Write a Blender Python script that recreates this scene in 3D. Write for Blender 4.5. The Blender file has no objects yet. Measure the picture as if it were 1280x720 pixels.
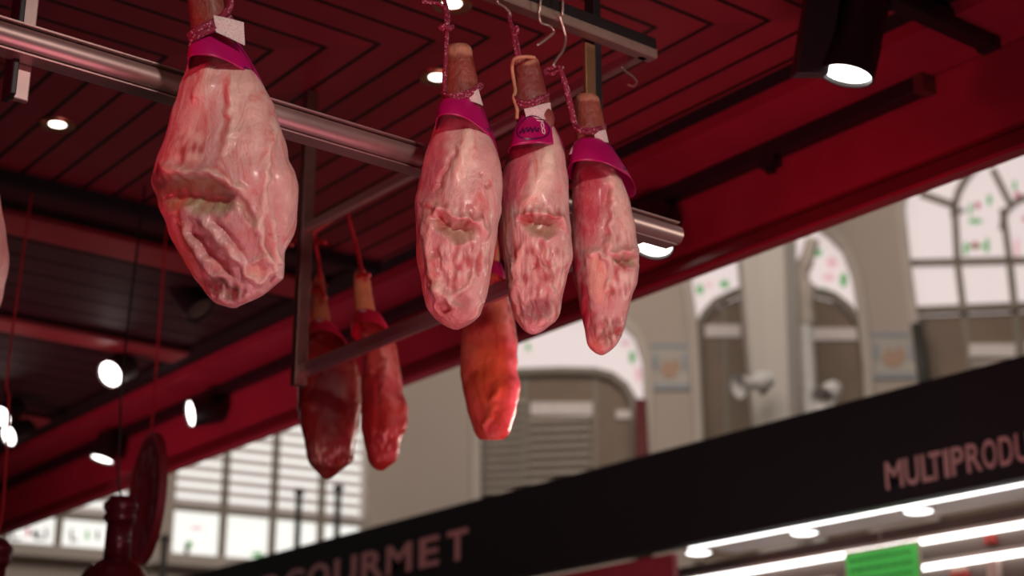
import bpy, math, random
from math import sin, cos, pi, radians, sqrt, atan2
from mathutils import Vector as V, Matrix, noise
random.seed(7)
SC = bpy.context.scene
COL = SC.collection
CZ = 1.55                                   # eye height; all heights below are metres above the eye until up() lifts them
FPX = 2000.0
PITCH = math.atan2(685, 2000)
HEAD = radians(37.8)
F = V((sin(HEAD)*cos(PITCH), cos(HEAD)*cos(PITCH), sin(PITCH)))
R = V((cos(HEAD), -sin(HEAD), 0))
U = R.cross(F)
FH = V((sin(HEAD), cos(HEAD), 0))
ZU = V((0, 0, 1))
EYE = V((0, 0, CZ))

# ------------------------------------------------------------------ measuring helpers
def ray(x, y): return R*(x-640) + U*(360-y) + F*FPX
def onx(x, y, X): d = ray(x, y); return EYE + d*(X/d.x)
def ony(x, y, Y): d = ray(x, y); return EYE + d*(Y/d.y)
def onz(x, y, Z): d = ray(x, y); return EYE + d*(Z/d.z)
def onf(x, y, D): d = ray(x, y); return EYE + d*(D/FPX)
def toscreen(P):
    q = P-EYE; w = q.dot(F)
    return 640+FPX*q.dot(R)/w, 360-FPX*q.dot(U)/w
def depth(P): return (P-EYE).dot(F)

# ------------------------------------------------------------------ materials
def nodes_of(name):
    m = bpy.data.materials.new(name); m.use_nodes = True
    nt = m.node_tree
    return m, nt, nt.nodes['Principled BSDF']
def srgb(r, g, b):
    f = lambda c: (c/255/12.92) if c/255 <= .04045 else ((c/255+.055)/1.055)**2.4
    return (f(r), f(g), f(b), 1)
def mat(name, col, rough=.5, metal=0, emit=None, estr=0, nscale=12, namt=.25, bump=0, coat=0, trans=0):
    m, nt, b = nodes_of(name)
    col = tuple(col)[:3]+(1,)
    tc = nt.nodes.new('ShaderNodeTexCoord')
    n = nt.nodes.new('ShaderNodeTexNoise'); n.inputs['Scale'].default_value = nscale; n.inputs['Detail'].default_value = 5
    nt.links.new(tc.outputs['Object'], n.inputs['Vector'])
    mx = nt.nodes.new('ShaderNodeMix'); mx.data_type = 'RGBA'
    mx.inputs['A'].default_value = tuple(c*(1-namt) for c in col[:3])+(1,)
    mx.inputs['B'].default_value = tuple(min(1, c*(1+namt)) for c in col[:3])+(1,)
    nt.links.new(n.outputs['Fac'], mx.inputs['Factor'])
    nt.links.new(mx.outputs['Result'], b.inputs['Base Color'])
    b.inputs['Roughness'].default_value = rough
    b.inputs['Metallic'].default_value = metal
    b.inputs['Coat Weight'].default_value = coat
    if emit:
        b.inputs['Emission Color'].default_value = tuple(emit)[:3]+(1,)
        b.inputs['Emission Strength'].default_value = estr
    if bump:
        bp = nt.nodes.new('ShaderNodeBump'); bp.inputs['Strength'].default_value = bump; bp.inputs['Distance'].default_value = .004
        nt.links.new(n.outputs['Fac'], bp.inputs['Height']); nt.links.new(bp.outputs['Normal'], b.inputs['Normal'])
    if trans:
        tr = nt.nodes.new('ShaderNodeBsdfTranslucent'); tr.inputs['Color'].default_value = col
        ms = nt.nodes.new('ShaderNodeMixShader'); ms.inputs[0].default_value = trans
        out = nt.nodes['Material Output']
        nt.links.new(b.outputs[0], ms.inputs[1]); nt.links.new(tr.outputs[0], ms.inputs[2]); nt.links.new(ms.outputs[0], out.inputs['Surface'])
    return m
def mathn(nt, op, a, b=None):
    n = nt.nodes.new('ShaderNodeMath'); n.operation = op
    for i, v in enumerate((a, b)):
        if v is None: continue
        if isinstance(v, (int, float)): n.inputs[i].default_value = v
        else: nt.links.new(v, n.inputs[i])
    return n.outputs[0]
def ceiling_mat():
    m, nt, b = nodes_of('red_chevron_planks')
    tc = nt.nodes.new('ShaderNodeTexCoord'); sp = nt.nodes.new('ShaderNodeSeparateXYZ')
    nt.links.new(tc.outputs['Object'], sp.inputs[0])
    x, y = sp.outputs['X'], sp.outputs['Y']
    s = mathn(nt, 'ADD', x, y)
    side = mathn(nt, 'LESS_THAN', s, 5.31)            # mitre line
    d = mathn(nt, 'SUBTRACT', y, x)
    # planks run along X on one side of the mitre, along Y on the other
    vy = mathn(nt, 'SUBTRACT', y, 3.348-1.04); vx = mathn(nt, 'SUBTRACT', 1.984+2.08-.0, x)
    vx2 = mathn(nt, 'ADD', mathn(nt, 'SUBTRACT', 5.31-(3.348-1.04), x), 0)
    v = mathn(nt, 'ADD', mathn(nt, 'MULTIPLY', vy, side), mathn(nt, 'MULTIPLY', vx2, mathn(nt, 'SUBTRACT', 1, side)))
    v = mathn(nt, 'DIVIDE', v, .104)
    fr = mathn(nt, 'FRACT', v)
    dist = mathn(nt, 'ABSOLUTE', mathn(nt, 'SUBTRACT', fr, .5))
    groove = mathn(nt, 'GREATER_THAN', dist, .5-.07)
    idn = mathn(nt, 'FLOOR', v)
    wn = nt.nodes.new('ShaderNodeTexWhiteNoise'); wn.noise_dimensions = '2D'
    cmb = nt.nodes.new('ShaderNodeCombineXYZ'); nt.links.new(idn, cmb.inputs[0]); nt.links.new(side, cmb.inputs[1])
    nt.links.new(cmb.outputs[0], wn.inputs['Vector'])
    nz = nt.nodes.new('ShaderNodeTexNoise'); nz.inputs['Scale'].default_value = 9; nz.inputs['Detail'].default_value = 6
    nt.links.new(tc.outputs['Object'], nz.inputs['Vector'])
    val = mathn(nt, 'ADD', mathn(nt, 'MULTIPLY', wn.outputs['Value'], .5), mathn(nt, 'MULTIPLY', nz.outputs['Fac'], .6))
    rp = nt.nodes.new('ShaderNodeMix'); rp.data_type = 'RGBA'
    rp.inputs['A'].default_value = (.15, .022, .032, 1); rp.inputs['B'].default_value = (.30, .042, .06, 1)
    nt.links.new(val, rp.inputs['Factor'])
    gm = nt.nodes.new('ShaderNodeMix'); gm.data_type = 'RGBA'; gm.inputs['B'].default_value = (.012, .002, .003, 1)
    nt.links.new(groove, gm.inputs['Factor']); nt.links.new(rp.outputs['Result'], gm.inputs['A'])
    nt.links.new(gm.outputs['Result'], b.inputs['Base Color'])
    b.inputs['Roughness'].default_value = .45
    bp = nt.nodes.new('ShaderNodeBump'); bp.inputs['Strength'].default_value = .6; bp.inputs['Distance'].default_value = .006
    nt.links.new(mathn(nt, 'SUBTRACT', mathn(nt, 'MULTIPLY', nz.outputs['Fac'], .12), groove), bp.inputs['Height'])
    nt.links.new(bp.outputs['Normal'], b.inputs['Normal'])
    return m
def meat_mat(name, rough=.34, sss=.07, mott=.75, mcol=(.42, .09, .08), scale=1.0, coat=.25):
    m, nt, b = nodes_of(name)
    at = nt.nodes.new('ShaderNodeAttribute'); at.attribute_name = 'Col'
    tc = nt.nodes.new('ShaderNodeTexCoord')
    def nz(s, det, vec=None, dist=0):
        n = nt.nodes.new('ShaderNodeTexNoise'); n.inputs['Scale'].default_value = s*scale; n.inputs['Detail'].default_value = det
        n.inputs['Distortion'].default_value = dist; n.inputs['Roughness'].default_value = .62
        nt.links.new(vec or tc.outputs['Object'], n.inputs['Vector']); return n.outputs['Fac']
    mp = nt.nodes.new('ShaderNodeMapping'); mp.inputs['Scale'].default_value = (1, 1, .3)
    nt.links.new(tc.outputs['Object'], mp.inputs['Vector'])
    n1 = nz(34, 6, mp.outputs[0], 1.2); n2 = nz(110, 5); n3 = nz(15, 4, None, .6)
    r1 = nt.nodes.new('ShaderNodeMapRange'); r1.inputs[1].default_value = .5; r1.inputs[2].default_value = .72
    nt.links.new(n1, r1.inputs[0])
    r2 = nt.nodes.new('ShaderNodeMapRange'); r2.inputs[1].default_value = .6; r2.inputs[2].default_value = .75
    nt.links.new(n2, r2.inputs[0])
    f = mathn(nt, 'MULTIPLY', mathn(nt, 'MAXIMUM', r1.outputs[0], mathn(nt, 'MULTIPLY', r2.outputs[0], .6)), mott)
    mx = nt.nodes.new('ShaderNodeMix'); mx.data_type = 'RGBA'; mx.blend_type = 'MULTIPLY'
    mx.inputs['B'].default_value = tuple(min(1, c*2.1) for c in mcol)+(1,)
    nt.links.new(f, mx.inputs['Factor']); nt.links.new(at.outputs['Color'], mx.inputs['A'])
    lt = nt.nodes.new('ShaderNodeMix'); lt.data_type = 'RGBA'; lt.blend_type = 'SCREEN'; lt.inputs['B'].default_value = (.22, .17, .13, 1)
    r3 = nt.nodes.new('ShaderNodeMapRange'); r3.inputs[1].default_value = .5; r3.inputs[2].default_value = .7
    nt.links.new(n3, r3.inputs[0])
    nt.links.new(mathn(nt, 'MULTIPLY', r3.outputs[0], mott), lt.inputs['Factor']); nt.links.new(mx.outputs['Result'], lt.inputs['A'])
    nt.links.new(lt.outputs['Result'], b.inputs['Base Color'])
    b.inputs['Roughness'].default_value = rough
    b.inputs['Subsurface Weight'].default_value = sss
    b.inputs['Subsurface Radius'].default_value = (.012, .004, .003)
    b.inputs['Subsurface Scale'].default_value = 1
    b.inputs['Coat Weight'].default_value = coat; b.inputs['Coat Roughness'].default_value = .22
    h = mathn(nt, 'ADD', mathn(nt, 'MULTIPLY', n1, .9), mathn(nt, 'MULTIPLY', n2, .35))
    bp = nt.nodes.new('ShaderNodeBump'); bp.inputs['Strength'].default_value = .8; bp.inputs['Distance'].default_value = .007
    nt.links.new(h, bp.inputs['Height']); nt.links.new(bp.outputs['Normal'], b.inputs['Normal'])
    return m
def rope_mat(name, base, dot):
    m, nt, b = nodes_of(name)
    tc = nt.nodes.new('ShaderNodeTexCoord')
    vo = nt.nodes.new('ShaderNodeTexVoronoi'); vo.inputs['Scale'].default_value = 190
    nt.links.new(tc.outputs['Object'], vo.inputs['Vector'])
    k = mathn(nt, 'LESS_THAN', vo.outputs['Distance'], .3)
    mx = nt.nodes.new('ShaderNodeMix'); mx.data_type = 'RGBA'; mx.inputs['A'].default_value = base+(1,); mx.inputs['B'].default_value = dot+(1,)
    nt.links.new(k, mx.inputs['Factor']); nt.links.new(mx.outputs['Result'], b.inputs['Base Color']); b.inputs['Roughness'].default_value = .7
    return m
def tag_mat():
    m, nt, b = nodes_of('paper_tag_print')
    tc = nt.nodes.new('ShaderNodeTexCoord'); sp = nt.nodes.new('ShaderNodeSeparateXYZ'); nt.links.new(tc.outputs['Generated'], sp.inputs[0])
    n = nt.nodes.new('ShaderNodeTexNoise'); n.inputs['Scale'].default_value = 26; n.inputs['Detail'].default_value = 3
    nt.links.new(tc.outputs['Generated'], n.inputs['Vector'])
    k = mathn(nt, 'MULTIPLY', mathn(nt, 'GREATER_THAN', n.outputs['Fac'], .56), .55)
    mx = nt.nodes.new('ShaderNodeMix'); mx.data_type = 'RGBA'; mx.inputs['A'].default_value = (.74, .63, .6, 1); mx.inputs['B'].default_value = (.2, .14, .15, 1)
    nt.links.new(k, mx.inputs['Factor']); nt.links.new(mx.outputs['Result'], b.inputs['Base Color']); b.inputs['Roughness'].default_value = .6
    return m

M = {}
M['planks'] = ceiling_mat()
M['red'] = mat('red_painted_wood', (.34, .03, .06), .45, nscale=4, namt=.3)
M['red_dark'] = mat('dark_red_trim', (.14, .012, .02), .4, nscale=6)
M['gap'] = mat('black_gap', (.006, .004, .005), .8)
M['dark_slats'] = mat('dark_brown_slats', (.035, .012, .014), .6, nscale=8)
M['beam'] = mat('red_beam', (.27, .035, .042), .5, nscale=5)
M['black'] = mat('black_metal', (.012, .011, .012), .42, 0, nscale=20)
M['steel'] = mat('brushed_steel', (.50, .37, .34), .40, .75, nscale=60, namt=.12)
M['steel_dull'] = mat('dull_steel', (.40, .31, .25), .45, .6, nscale=50, namt=.2)
M['steel_dark'] = mat('dark_steel', (.20, .13, .11), .45, .8, nscale=30)
M['wire'] = mat('galvanised_wire', (.62, .48, .42), .35, .9)
M['brass'] = mat('brass_ring', (.62, .42, .22), .3, .9)
M['lens'] = mat('lit_lens', (1, 1, 1), .5, emit=(1, .93, .88), estr=6)
M['downlens'] = mat('lit_downlight', (1, 1, 1), .5, emit=(1, .9, .78), estr=5)
M['magenta'] = mat('magenta_paper', (.42, .002, .115), .4, nscale=30, namt=.12, coat=.1)
M['magenta_dark'] = mat('dark_magenta_print', (.09, .004, .07), .4)
M['collar_under'] = mat('red_paper', (.70, .015, .07), .4, nscale=30)
M['pale'] = mat('pale_print_and_glint', (.85, .62, .66), .5)
M['tag'] = tag_mat()
M['rope'] = rope_mat('magenta_rope', (.20, .005, .035), (.50, .22, .26))
M['rope_red'] = mat('red_cord', (.5, .02, .03), .6, nscale=200)
M['tan'] = mat('tan_cord', (.55, .28, .15), .6, nscale=100)
M['meat'] = meat_mat('cured_ham_fat')
M['meat_dark'] = meat_mat('cured_ham_dark', .24, .10, .5, (.30, .08, .03), coat=.25)
M['skin'] = meat_mat('ham_shank_skin', .42, .12, .4, (.36, .10, .05), scale=1.2)
M['wall'] = mat('hall_plaster', (.52, .43, .365), .8, nscale=.6, namt=.08)
M['stone'] = mat('pale_stone', (.62, .56, .50), .8, nscale=1.2, namt=.1)
M['stone_trim'] = mat('stone_trim', (.60, .52, .45), .8, nscale=2, namt=.1)
M['glass'] = mat('backlit_white_glass', (.16, .15, .15), .5, emit=(.74, .62, .60), estr=.95, nscale=.5)
M['glass_bright'] = mat('backlit_clear_glass', (.16, .16, .16), .5, emit=(.80, .79, .74), estr=1.25, nscale=.5)
M['lead'] = mat('window_bar', (.30, .25, .20), .6)
M['louvre'] = mat('brown_louvre', (.25, .175, .12), .6, nscale=2)
M['louvre_lit'] = mat('louvre_glow', (.62, .53, .48), .7, emit=(1, .85, .78), estr=.12)  # faint glow stands for light coming through the louvres
M['slat'] = mat('white_slat', (.5, .43, .40), .7, emit=(1, .86, .82), estr=.20, nscale=2)  # slight emission stands for window light passing through the slats
M['green'] = mat('green_glass', (.12, .42, .14), .4, emit=(.16, .5, .18), estr=.35)
M['rose'] = mat('rose_glass', (.5, .08, .15), .4, emit=(.6, .12, .2), estr=.35)
M['pinkglass'] = mat('pink_glass', (.75, .42, .48), .4, emit=(.8, .5, .55), estr=.5)
M['darkgreen'] = mat('dark_leading', (.055, .05, .042), .6)
M['tilebase'] = mat('tile_cream', (.46, .41, .35), .5, nscale=3)
M['tileblue'] = mat('tile_blue', (.29, .31, .34), .5, nscale=4)
M['tileorange'] = mat('tile_orange', (.46, .27, .17), .5, nscale=4)
M['curtain'] = mat('dark_red_curtain', (.16, .03, .03), .7)
M['white'] = mat('white_plastic', (.72, .69, .66), .5)
M['sign'] = mat('black_sign_board', (.0095, .0105, .012), .55, nscale=3, namt=.15)
M['letters'] = mat('rose_gold_letters', (.66, .42, .38), .5, nscale=5, namt=.08)
M['led'] = mat('led_tube', (1, 1, 1), .5, emit=(1, .99, .96), estr=4)
M['soffit'] = mat('pale_soffit', (.60, .50, .44), .5, nscale=3)
M['shelf_back'] = mat('brown_back_panel', (.12, .085, .07), .6, nscale=2)
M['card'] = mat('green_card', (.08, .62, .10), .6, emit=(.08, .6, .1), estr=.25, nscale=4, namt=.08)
M['tanframe'] = mat('tan_frame', (.50, .42, .30), .6)
M['ink'] = mat('black_ink', (.02, .09, .02), .7)
M['valance'] = mat('red_valance', (.35, .04, .06), .6)
M['floor'] = mat('stone_floor', (.12, .10, .09), .5, nscale=2)
M['lamp'] = mat('red_lamp_enamel', (.10, .009, .014), .3, 0, nscale=6, coat=.4)
M['disc'] = mat('dark_red_disc', (.10, .008, .02), .5, nscale=9, namt=.8)
M['disc_rim'] = mat('red_rim', (.22, .022, .032), .5)
M['pack_red'] = mat('red_pack', (.5, .06, .05), .5)
M['pack_cream'] = mat('cream_pack', (.6, .45, .38), .5)

# ------------------------------------------------------------------ object helpers
def tag(o, label=None, cat=None, group=None, kind=None):
    if label: o['label'] = label
    if cat: o['category'] = cat
    if group: o['group'] = group
    if kind: o['kind'] = kind
    return o
def thing(name, loc, label, cat, group=None):
    o = bpy.data.objects.new(name, None); COL.objects.link(o); o.location = loc; o.empty_display_size = .05
    return tag(o, label, cat, group)
def world_loc(o):
    p = V((0, 0, 0))
    while o is not None: p += o.location; o = o.parent
    return p
class MB:
    def __init__(s): s.v = []; s.f = []; s.c = None
    def add(s, vs, fs):
        n = len(s.v); s.v += [V(v) for v in vs]; s.f += [tuple(i+n for i in f) for f in fs]; return s
    def box(s, c, hx, hy, hz, ax=V((1, 0, 0)), ay=V((0, 1, 0)), az=ZU):
        c = V(c); vs = [c+ax*(hx*a)+ay*(hy*b)+az*(hz*d) for a in (-1, 1) for b in (-1, 1) for d in (-1, 1)]
        return s.add(vs, [(0, 1, 3, 2), (4, 6, 7, 5), (0, 4, 5, 1), (2, 3, 7, 6), (0, 2, 6, 4), (1, 5, 7, 3)])
    def bar(s, a, b, w, h, upv=ZU, bev=.2):
        """beam of chamfered rectangular section from a to b"""
        a = V(a); b = V(b); t = (b-a).normalized(); sd = t.cross(upv).normalized(); u2 = sd.cross(t).normalized()
        k = min(w, h)*bev; W = w/2; H = h/2
        sec = [(W, -H+k), (W, H-k), (W-k, H), (-W+k, H), (-W, H-k), (-W, -H+k), (-W+k, -H), (W-k, -H)]
        vs = [p+sd*x+u2*y for p in (a, b) for x, y in sec]; n = 8
        fs = [(i, (i+1) % n, n+(i+1) % n, n+i) for i in range(n)]+[tuple(range(n))[::-1], tuple(range(n, 2*n))]
        return s.add(vs, fs)
    def tube(s, pts, r, seg=10, cap=True):
        pts = [V(p) for p in pts]; n = len(pts); base = len(s.v); prev = None
        for i, p in enumerate(pts):
            t = (pts[min(i+1, n-1)]-pts[max(i-1, 0)])
            t = t.normalized() if t.length > 1e-9 else V((0, 0, 1))
            if prev is None:
                a = t.cross(V((.31, .17, .93)));
                if a.length < 1e-3: a = t.cross(V((1, 0, 0)))
                a.normalize()
            else:
                a = prev-t*prev.dot(t); a.normalize()
            prev = a; b = t.cross(a); rr = r[i] if isinstance(r, (list, tuple)) else r
            s.v += [p+(a*cos(2*pi*k/seg)+b*sin(2*pi*k/seg))*rr for k in range(seg)]
        for i in range(n-1):
            for k in range(seg):
                k2 = (k+1) % seg
                s.f.append((base+i*seg+k, base+i*seg+k2, base+(i+1)*seg+k2, base+(i+1)*seg+k))
        if cap:
            s.f.append(tuple(base+k for k in range(seg))[::-1]); s.f.append(tuple(base+(n-1)*seg+k for k in range(seg)))
        return s
    def lathe(s, o, axis, prof, seg=32, cap0=True, cap1=True):
        """prof: list of (distance along axis, radius)"""
        axis = V(axis).normalized(); a = axis.cross(V((.2, .9, .37))).normalized(); b = axis.cross(a); base = len(s.v); o = V(o); n = len(prof)
        for h, r in prof: s.v += [o+axis*h+(a*cos(2*pi*k/seg)+b*sin(2*pi*k/seg))*r for k in range(seg)]
        for i in range(n-1):
            for k in range(seg):
                k2 = (k+1) % seg; s.f.append((base+i*seg+k, base+i*seg+k2, base+(i+1)*seg+k2, base+(i+1)*seg+k))
        if cap0: s.f.append(tuple(base+k for k in range(seg))[::-1])
        if cap1: s.f.append(tuple(base+(n-1)*seg+k for k in range(seg)))
        return s
    def build(s, name, m, parent=None, smooth=False, bevel=0):
        off = world_loc(parent) if parent is not None else V((0, 0, 0))
        me = bpy.data.meshes.new(name); me.from_pydata([tuple(v-off) for v in s.v], [], s.f); me.materials.append(M[m] if isinstance(m, str) else m)
        if s.c:
            ca = me.color_attributes.new('Col', 'FLOAT_COLOR', 'POINT')
            for i, c in enumerate(s.c): ca.data[i].color = (c[0], c[1], c[2], 1)
        import bmesh
        bm = bmesh.new(); bm.from_mesh(me); bmesh.ops.recalc_face_normals(bm, faces=bm.faces); bm.to_mesh(me); bm.free()
        if smooth:
            for p in me.polygons: p.use_smooth = True
            if smooth == 'auto': me.set_sharp_from_angle(angle=radians(40))
        o = bpy.data.objects.new(name, me); COL.objects.link(o)
        if parent is not None: o.parent = parent
        if bevel:
            bv = o.modifiers.new('Bevel', 'BEVEL'); bv.width = bevel; bv.segments = 2; bv.limit_method = 'ANGLE'
        return o
def smooth_path(pts, n=8):
    pts = [V(p) for p in pts]; out = []
    for i in range(len(pts)-1):
        p0 = pts[max(i-1, 0)]; p1 = pts[i]; p2 = pts[i+1]; p3 = pts[min(i+2, len(pts)-1)]
        for k in range(n):
            t = k/n
            out.append(.5*((2*p1)+(p2-p0)*t+(2*p0-5*p1+4*p2-p3)*t*t+(3*p1-p0-3*p2+p3)*t**3))
    return out+[pts[-1]]
def copy_thing(o, loc, label=None):
    c = o.copy(); COL.objects.link(c); c.location = loc
    if label: c['label'] = label
    for ch in list(o.children):
        d = ch.copy(); COL.objects.link(d); d.parent = c
        for g in ch.children:
            e = g.copy(); COL.objects.link(e); e.parent = d
    return c
def struct(o): o['kind'] = 'structure'; return o

class Wall:
    """upright plane: u runs to the right as seen from the stall, z is height above the floor"""
    def __init__(s, O, r): s.O = V(O); s.r = V(r).normalized(); s.n = V((s.r.y, -s.r.x, 0))
    def uz(s, x, y, off=0):
        d = ray(x, y); t = ((s.O+s.n*off-EYE).dot(s.n))/d.dot(s.n); P = EYE+d*t
        return ((P-s.O).dot(s.r), P.z)
    def at(s, u, z, off=0): return s.O*1+s.r*u+ZU*(z-s.O.z)+s.n*off
    def px(s, x, y, off=0): u, z = s.uz(x, y, off); return s.at(u, z, off)
    def loops(s, L): return [[s.uz(*p) for p in l] for l in L]
    def plate(s, name, loops, d, m, parent=None, off=0):
        cu = bpy.data.curves.new(name, 'CURVE'); cu.dimensions = '2D'; cu.fill_mode = 'BOTH'; cu.extrude = d/2
        for l in loops:
            sp = cu.splines.new('POLY'); sp.points.add(len(l)-1); sp.use_cyclic_u = True
            for q, (u, z) in zip(sp.points, l): q.co = (u, z, 0, 1)
        o = bpy.data.objects.new('t', cu); COL.objects.link(o)
        bpy.context.view_layer.update()
        me = bpy.data.meshes.new_from_object(o.evaluated_get(bpy.context.evaluated_depsgraph_get()))
        bpy.data.objects.remove(o)
        b = MB(); b.add([s.at(v.co.x, v.co.y, off-d/2+v.co.z) for v in me.vertices], [tuple(p.vertices) for p in me.polygons])
        return b.build(name, m, parent)
def arc(cx, cy, rx, ry, a0, a1, n=16): return [(cx+rx*cos(radians(a0+(a1-a0)*i/n)), cy+ry*sin(radians(a0+(a1-a0)*i/n))) for i in range(n+1)]

# ================================================================== STALL SHELL
def up(z): return z+CZ
Zc = up(2.0)
struct(MB().box((0.5, 1.3, Zc+.03), 2.52, 3.38, .03).build('ceiling', 'planks'))
# dark slatted bay beyond the planked panel
b = MB()
for i in range(44): b.box((-.2, 4.76+i*.17, up(2.05)), 3.2, .078, .012)
struct(b.build('ceiling.001', 'dark_slats'))
struct(MB().box((-.2, 8.5, up(2.2)), 3.3, 4.0, .02).build('ceiling.002', 'gap'))
struct(MB().box((-.24, 4.70, up(2.06)), 3.26, .02, .10).build('trim_1', 'gap'))
for i, (y0, y1) in enumerate(((5.05, 5.24), (6.21, 6.37), (7.75, 7.9), (9.4, 9.55))):
    o = MB().box((-.05, (y0+y1)/2, up(2.012)), 3.07, (y1-y0)/2, .012).build('trim_%d' % (2+i), 'beam', bevel=.006); struct(o)
# black shadow gap, soffit, front board, lip along the aisle edge
struct(MB().box((3.07, 6.0, up(2.23)), .05, 8.2, .21).build('trim_6', 'gap'))
b = MB().box((3.235, 6.0, up(2.0)), .115, 8.2, .02)
struct(b.build('trim_7', 'red'))
struct(MB().box((3.385, 6.0, up(1.85)), .022, 8.2, .17).build('wall_front', 'red'))
b = MB(); b.box((3.380, 6.0, up(1.708)), .034, 8.2, .016); b.box((3.384, 6.0, up(1.735)), .031, 8.2, .004)
struct(b.build('trim_8', 'red_dark'))
struct(MB().box((6, 12, -.02), 26, 26, .02).build('floor', 'floor'))
struct(MB().box((-3.3, 6.0, 1.9), .05, 8.2, 1.9).build('wall_left', 'dark_slats'))
struct(MB().box((0, 12.7, 1.9), 3.3, .05, 1.9).build('wall_back', 'dark_slats'))

# light tracks
b = MB(); b.bar((3.335, 2.46, up(1.955)), (3.335, 12, up(1.955)), .05, .05, bev=.08)
t = thing('light_track', (3.335, 2.46, up(1.93)), 'long black spotlight track running along the inner face of the red front board', 'light track')
b.build('track_rail', 'black', t)
b = MB(); b.box((3.335, 3.03, up(1.918)), .018, .028, .016); b.box((3.335, 3.03, up(1.897)), .010, .012, .012); b.build('track_adapter', 'black', t)
MB().box((3.335, 2.45, up(1.955)), .028, .016, .028).build('end_cap', 'steel_dark', t)
t = thing('light_track', (3.0, 2.2, up(1.98)), 'short black track across the ceiling at the upper right corner', 'light track')
MB().bar((2.2, 2.205, up(1.972)), (3.28, 2.205, up(1.972)), .05, .05, bev=.08).build('track_rail', 'black', t)
MB().box((3.29, 2.205, up(1.972)), .016, .027, .027).build('end_cap', 'black', t)

# spotlights
def spot(label, front, d, mount, r=.062, L=.15, gear=False, name='track_spotlight', lit=True):
    d = V(d).normalized(); back = front-d*L
    t = thing(name, mount, label, 'spotlight', 'black track spotlights of the ham stall')
    MB().lathe(front, -d, [(.012, r*.86), (0, r*.9), (0, r), (L*.45, r), (L*.47, r*.97), (L*.9, r*.97), (L, r*.8)], 36, cap0=False).build('housing', 'black', t, 'auto')
    MB().lathe(front, -d, [(.010, r*.87), (.013, r*.5), (.013, .001)], 36, False, True).build('lens', 'lens' if lit else 'steel_dark', t, 'auto')
    mid = front-d*L*.6
    b = MB(); b.tube([mid, mid+(mount-mid)*.5+ZU*.01, mount], .011, 10); b.lathe(mount+ZU*.0, -ZU, [(-.01, .02), (.03, .02), (.034, .014)], 16)
    b.build('bracket', 'black', t, 'auto')
    if gear:
        g0, gd = gear
        gb = MB().box(g0, .04, .036, .12, *gd); gb.build('gear_box', 'black', t, bevel=.004)
    return t
def mixd(r, u, f): return R*r+U*u+F*f
fr = onz(1058, 95, 1.72)
spot('large black spotlight with a rectangular gear box, lit face pointing down, upper right corner', fr, mixd(-.25, -.93, -.24),
     V((fr.x+.12, 2.21, up(1.955))), .067, .20,
     gear=(fr+R*-.066+U*.12+F*.02, (R, F, (U*.97+R*.16).normalized())))
fr = onx(814, 304, 3.24)
spot('black spotlight just behind the cut end of the front steel rail, beside the rightmost ham', fr, mixd(-.30, -.72, -.62), V((3.335, fr.y+.06, up(1.93))), .075, .13)
fr = onx(237, 517, 3.20)
spot('black spotlight facing left, hung before the red front board above the bright window', fr, mixd(-.80, -.10, -.50), V((3.335, fr.y+.10, up(1.93))), .066, .16)
fr = onx(127, 575, 3.24)
spot('black spotlight tilted downward, just above the bottle-necked pendant lamp', fr, mixd(-.22, -.86, -.42), V((3.335, fr.y+.05, up(1.93))), .064, .14)
fr = onz(137, 468, 1.9)
spot('round lit spotlight under the dark slatted ceiling, end of the red beam', fr, mixd(-.35, -.25, -.85), V((fr.x+.02, fr.y+.13, up(2.12))), .064, .14)
fr = onz(1, 521, 1.9)
spot('upper of two overlapping lit spotlights at the left edge of the picture', fr, mixd(-.3, -.3, -.85), V((fr.x+.02, fr.y+.13, up(2.12))), .055, .14)
fr = onz(10, 545, 1.84)
spot('lower of two overlapping lit spotlights at the left edge of the picture', fr, mixd(-.5, -.2, -.8), V((fr.x+.02, fr.y+.13, up(2.12))), .055, .14)
fr = onz(250, 388, 1.95)
spot('unlit dark spotlight under the ceiling, just below the big left ham', fr, mixd(.55, -.6, -.45), V((fr.x-.05, fr.y+.1, up(2.12))), .06, .15, lit=False)

# recessed downlights
def downlight(p, label):
    t = thing('recessed_downlight', p, label, 'downlight', 'brass rimmed downlights in the plank ceiling')
    MB().lathe(p, -ZU, [(0, .052), (.006, .050), (.009, .042), (.003, .028), (.001, .024)], 36, False, False).build('ring', 'brass', t, True)
    MB().lathe(p-ZU*.001, -ZU, [(.001, .025), (.002, .020), (.003, .001)], 36, False, True).build('lamp', 'downlens', t, True)
    return t
d0 = downlight(onz(72, 155, 2.0), 'brass rimmed downlight in the planks beneath the front rail, left of the big ham')
copy_thing(d0, onz(565, 4, 2.0), 'brass rimmed downlight at the top edge, above the shank of the second ham')
copy_thing(d0, onz(547, 96, 2.0), 'brass rimmed downlight half hidden behind the shank of the second ham')

# ================================================================== RACK
RY = 2.254
zl, zu = up(1.18), up(1.583)
rack = thing('hanging_rack', (1.37, RY, zl), 'steel ceiling-hung box rack of rails and posts that carries the hams', 'rack')
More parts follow.
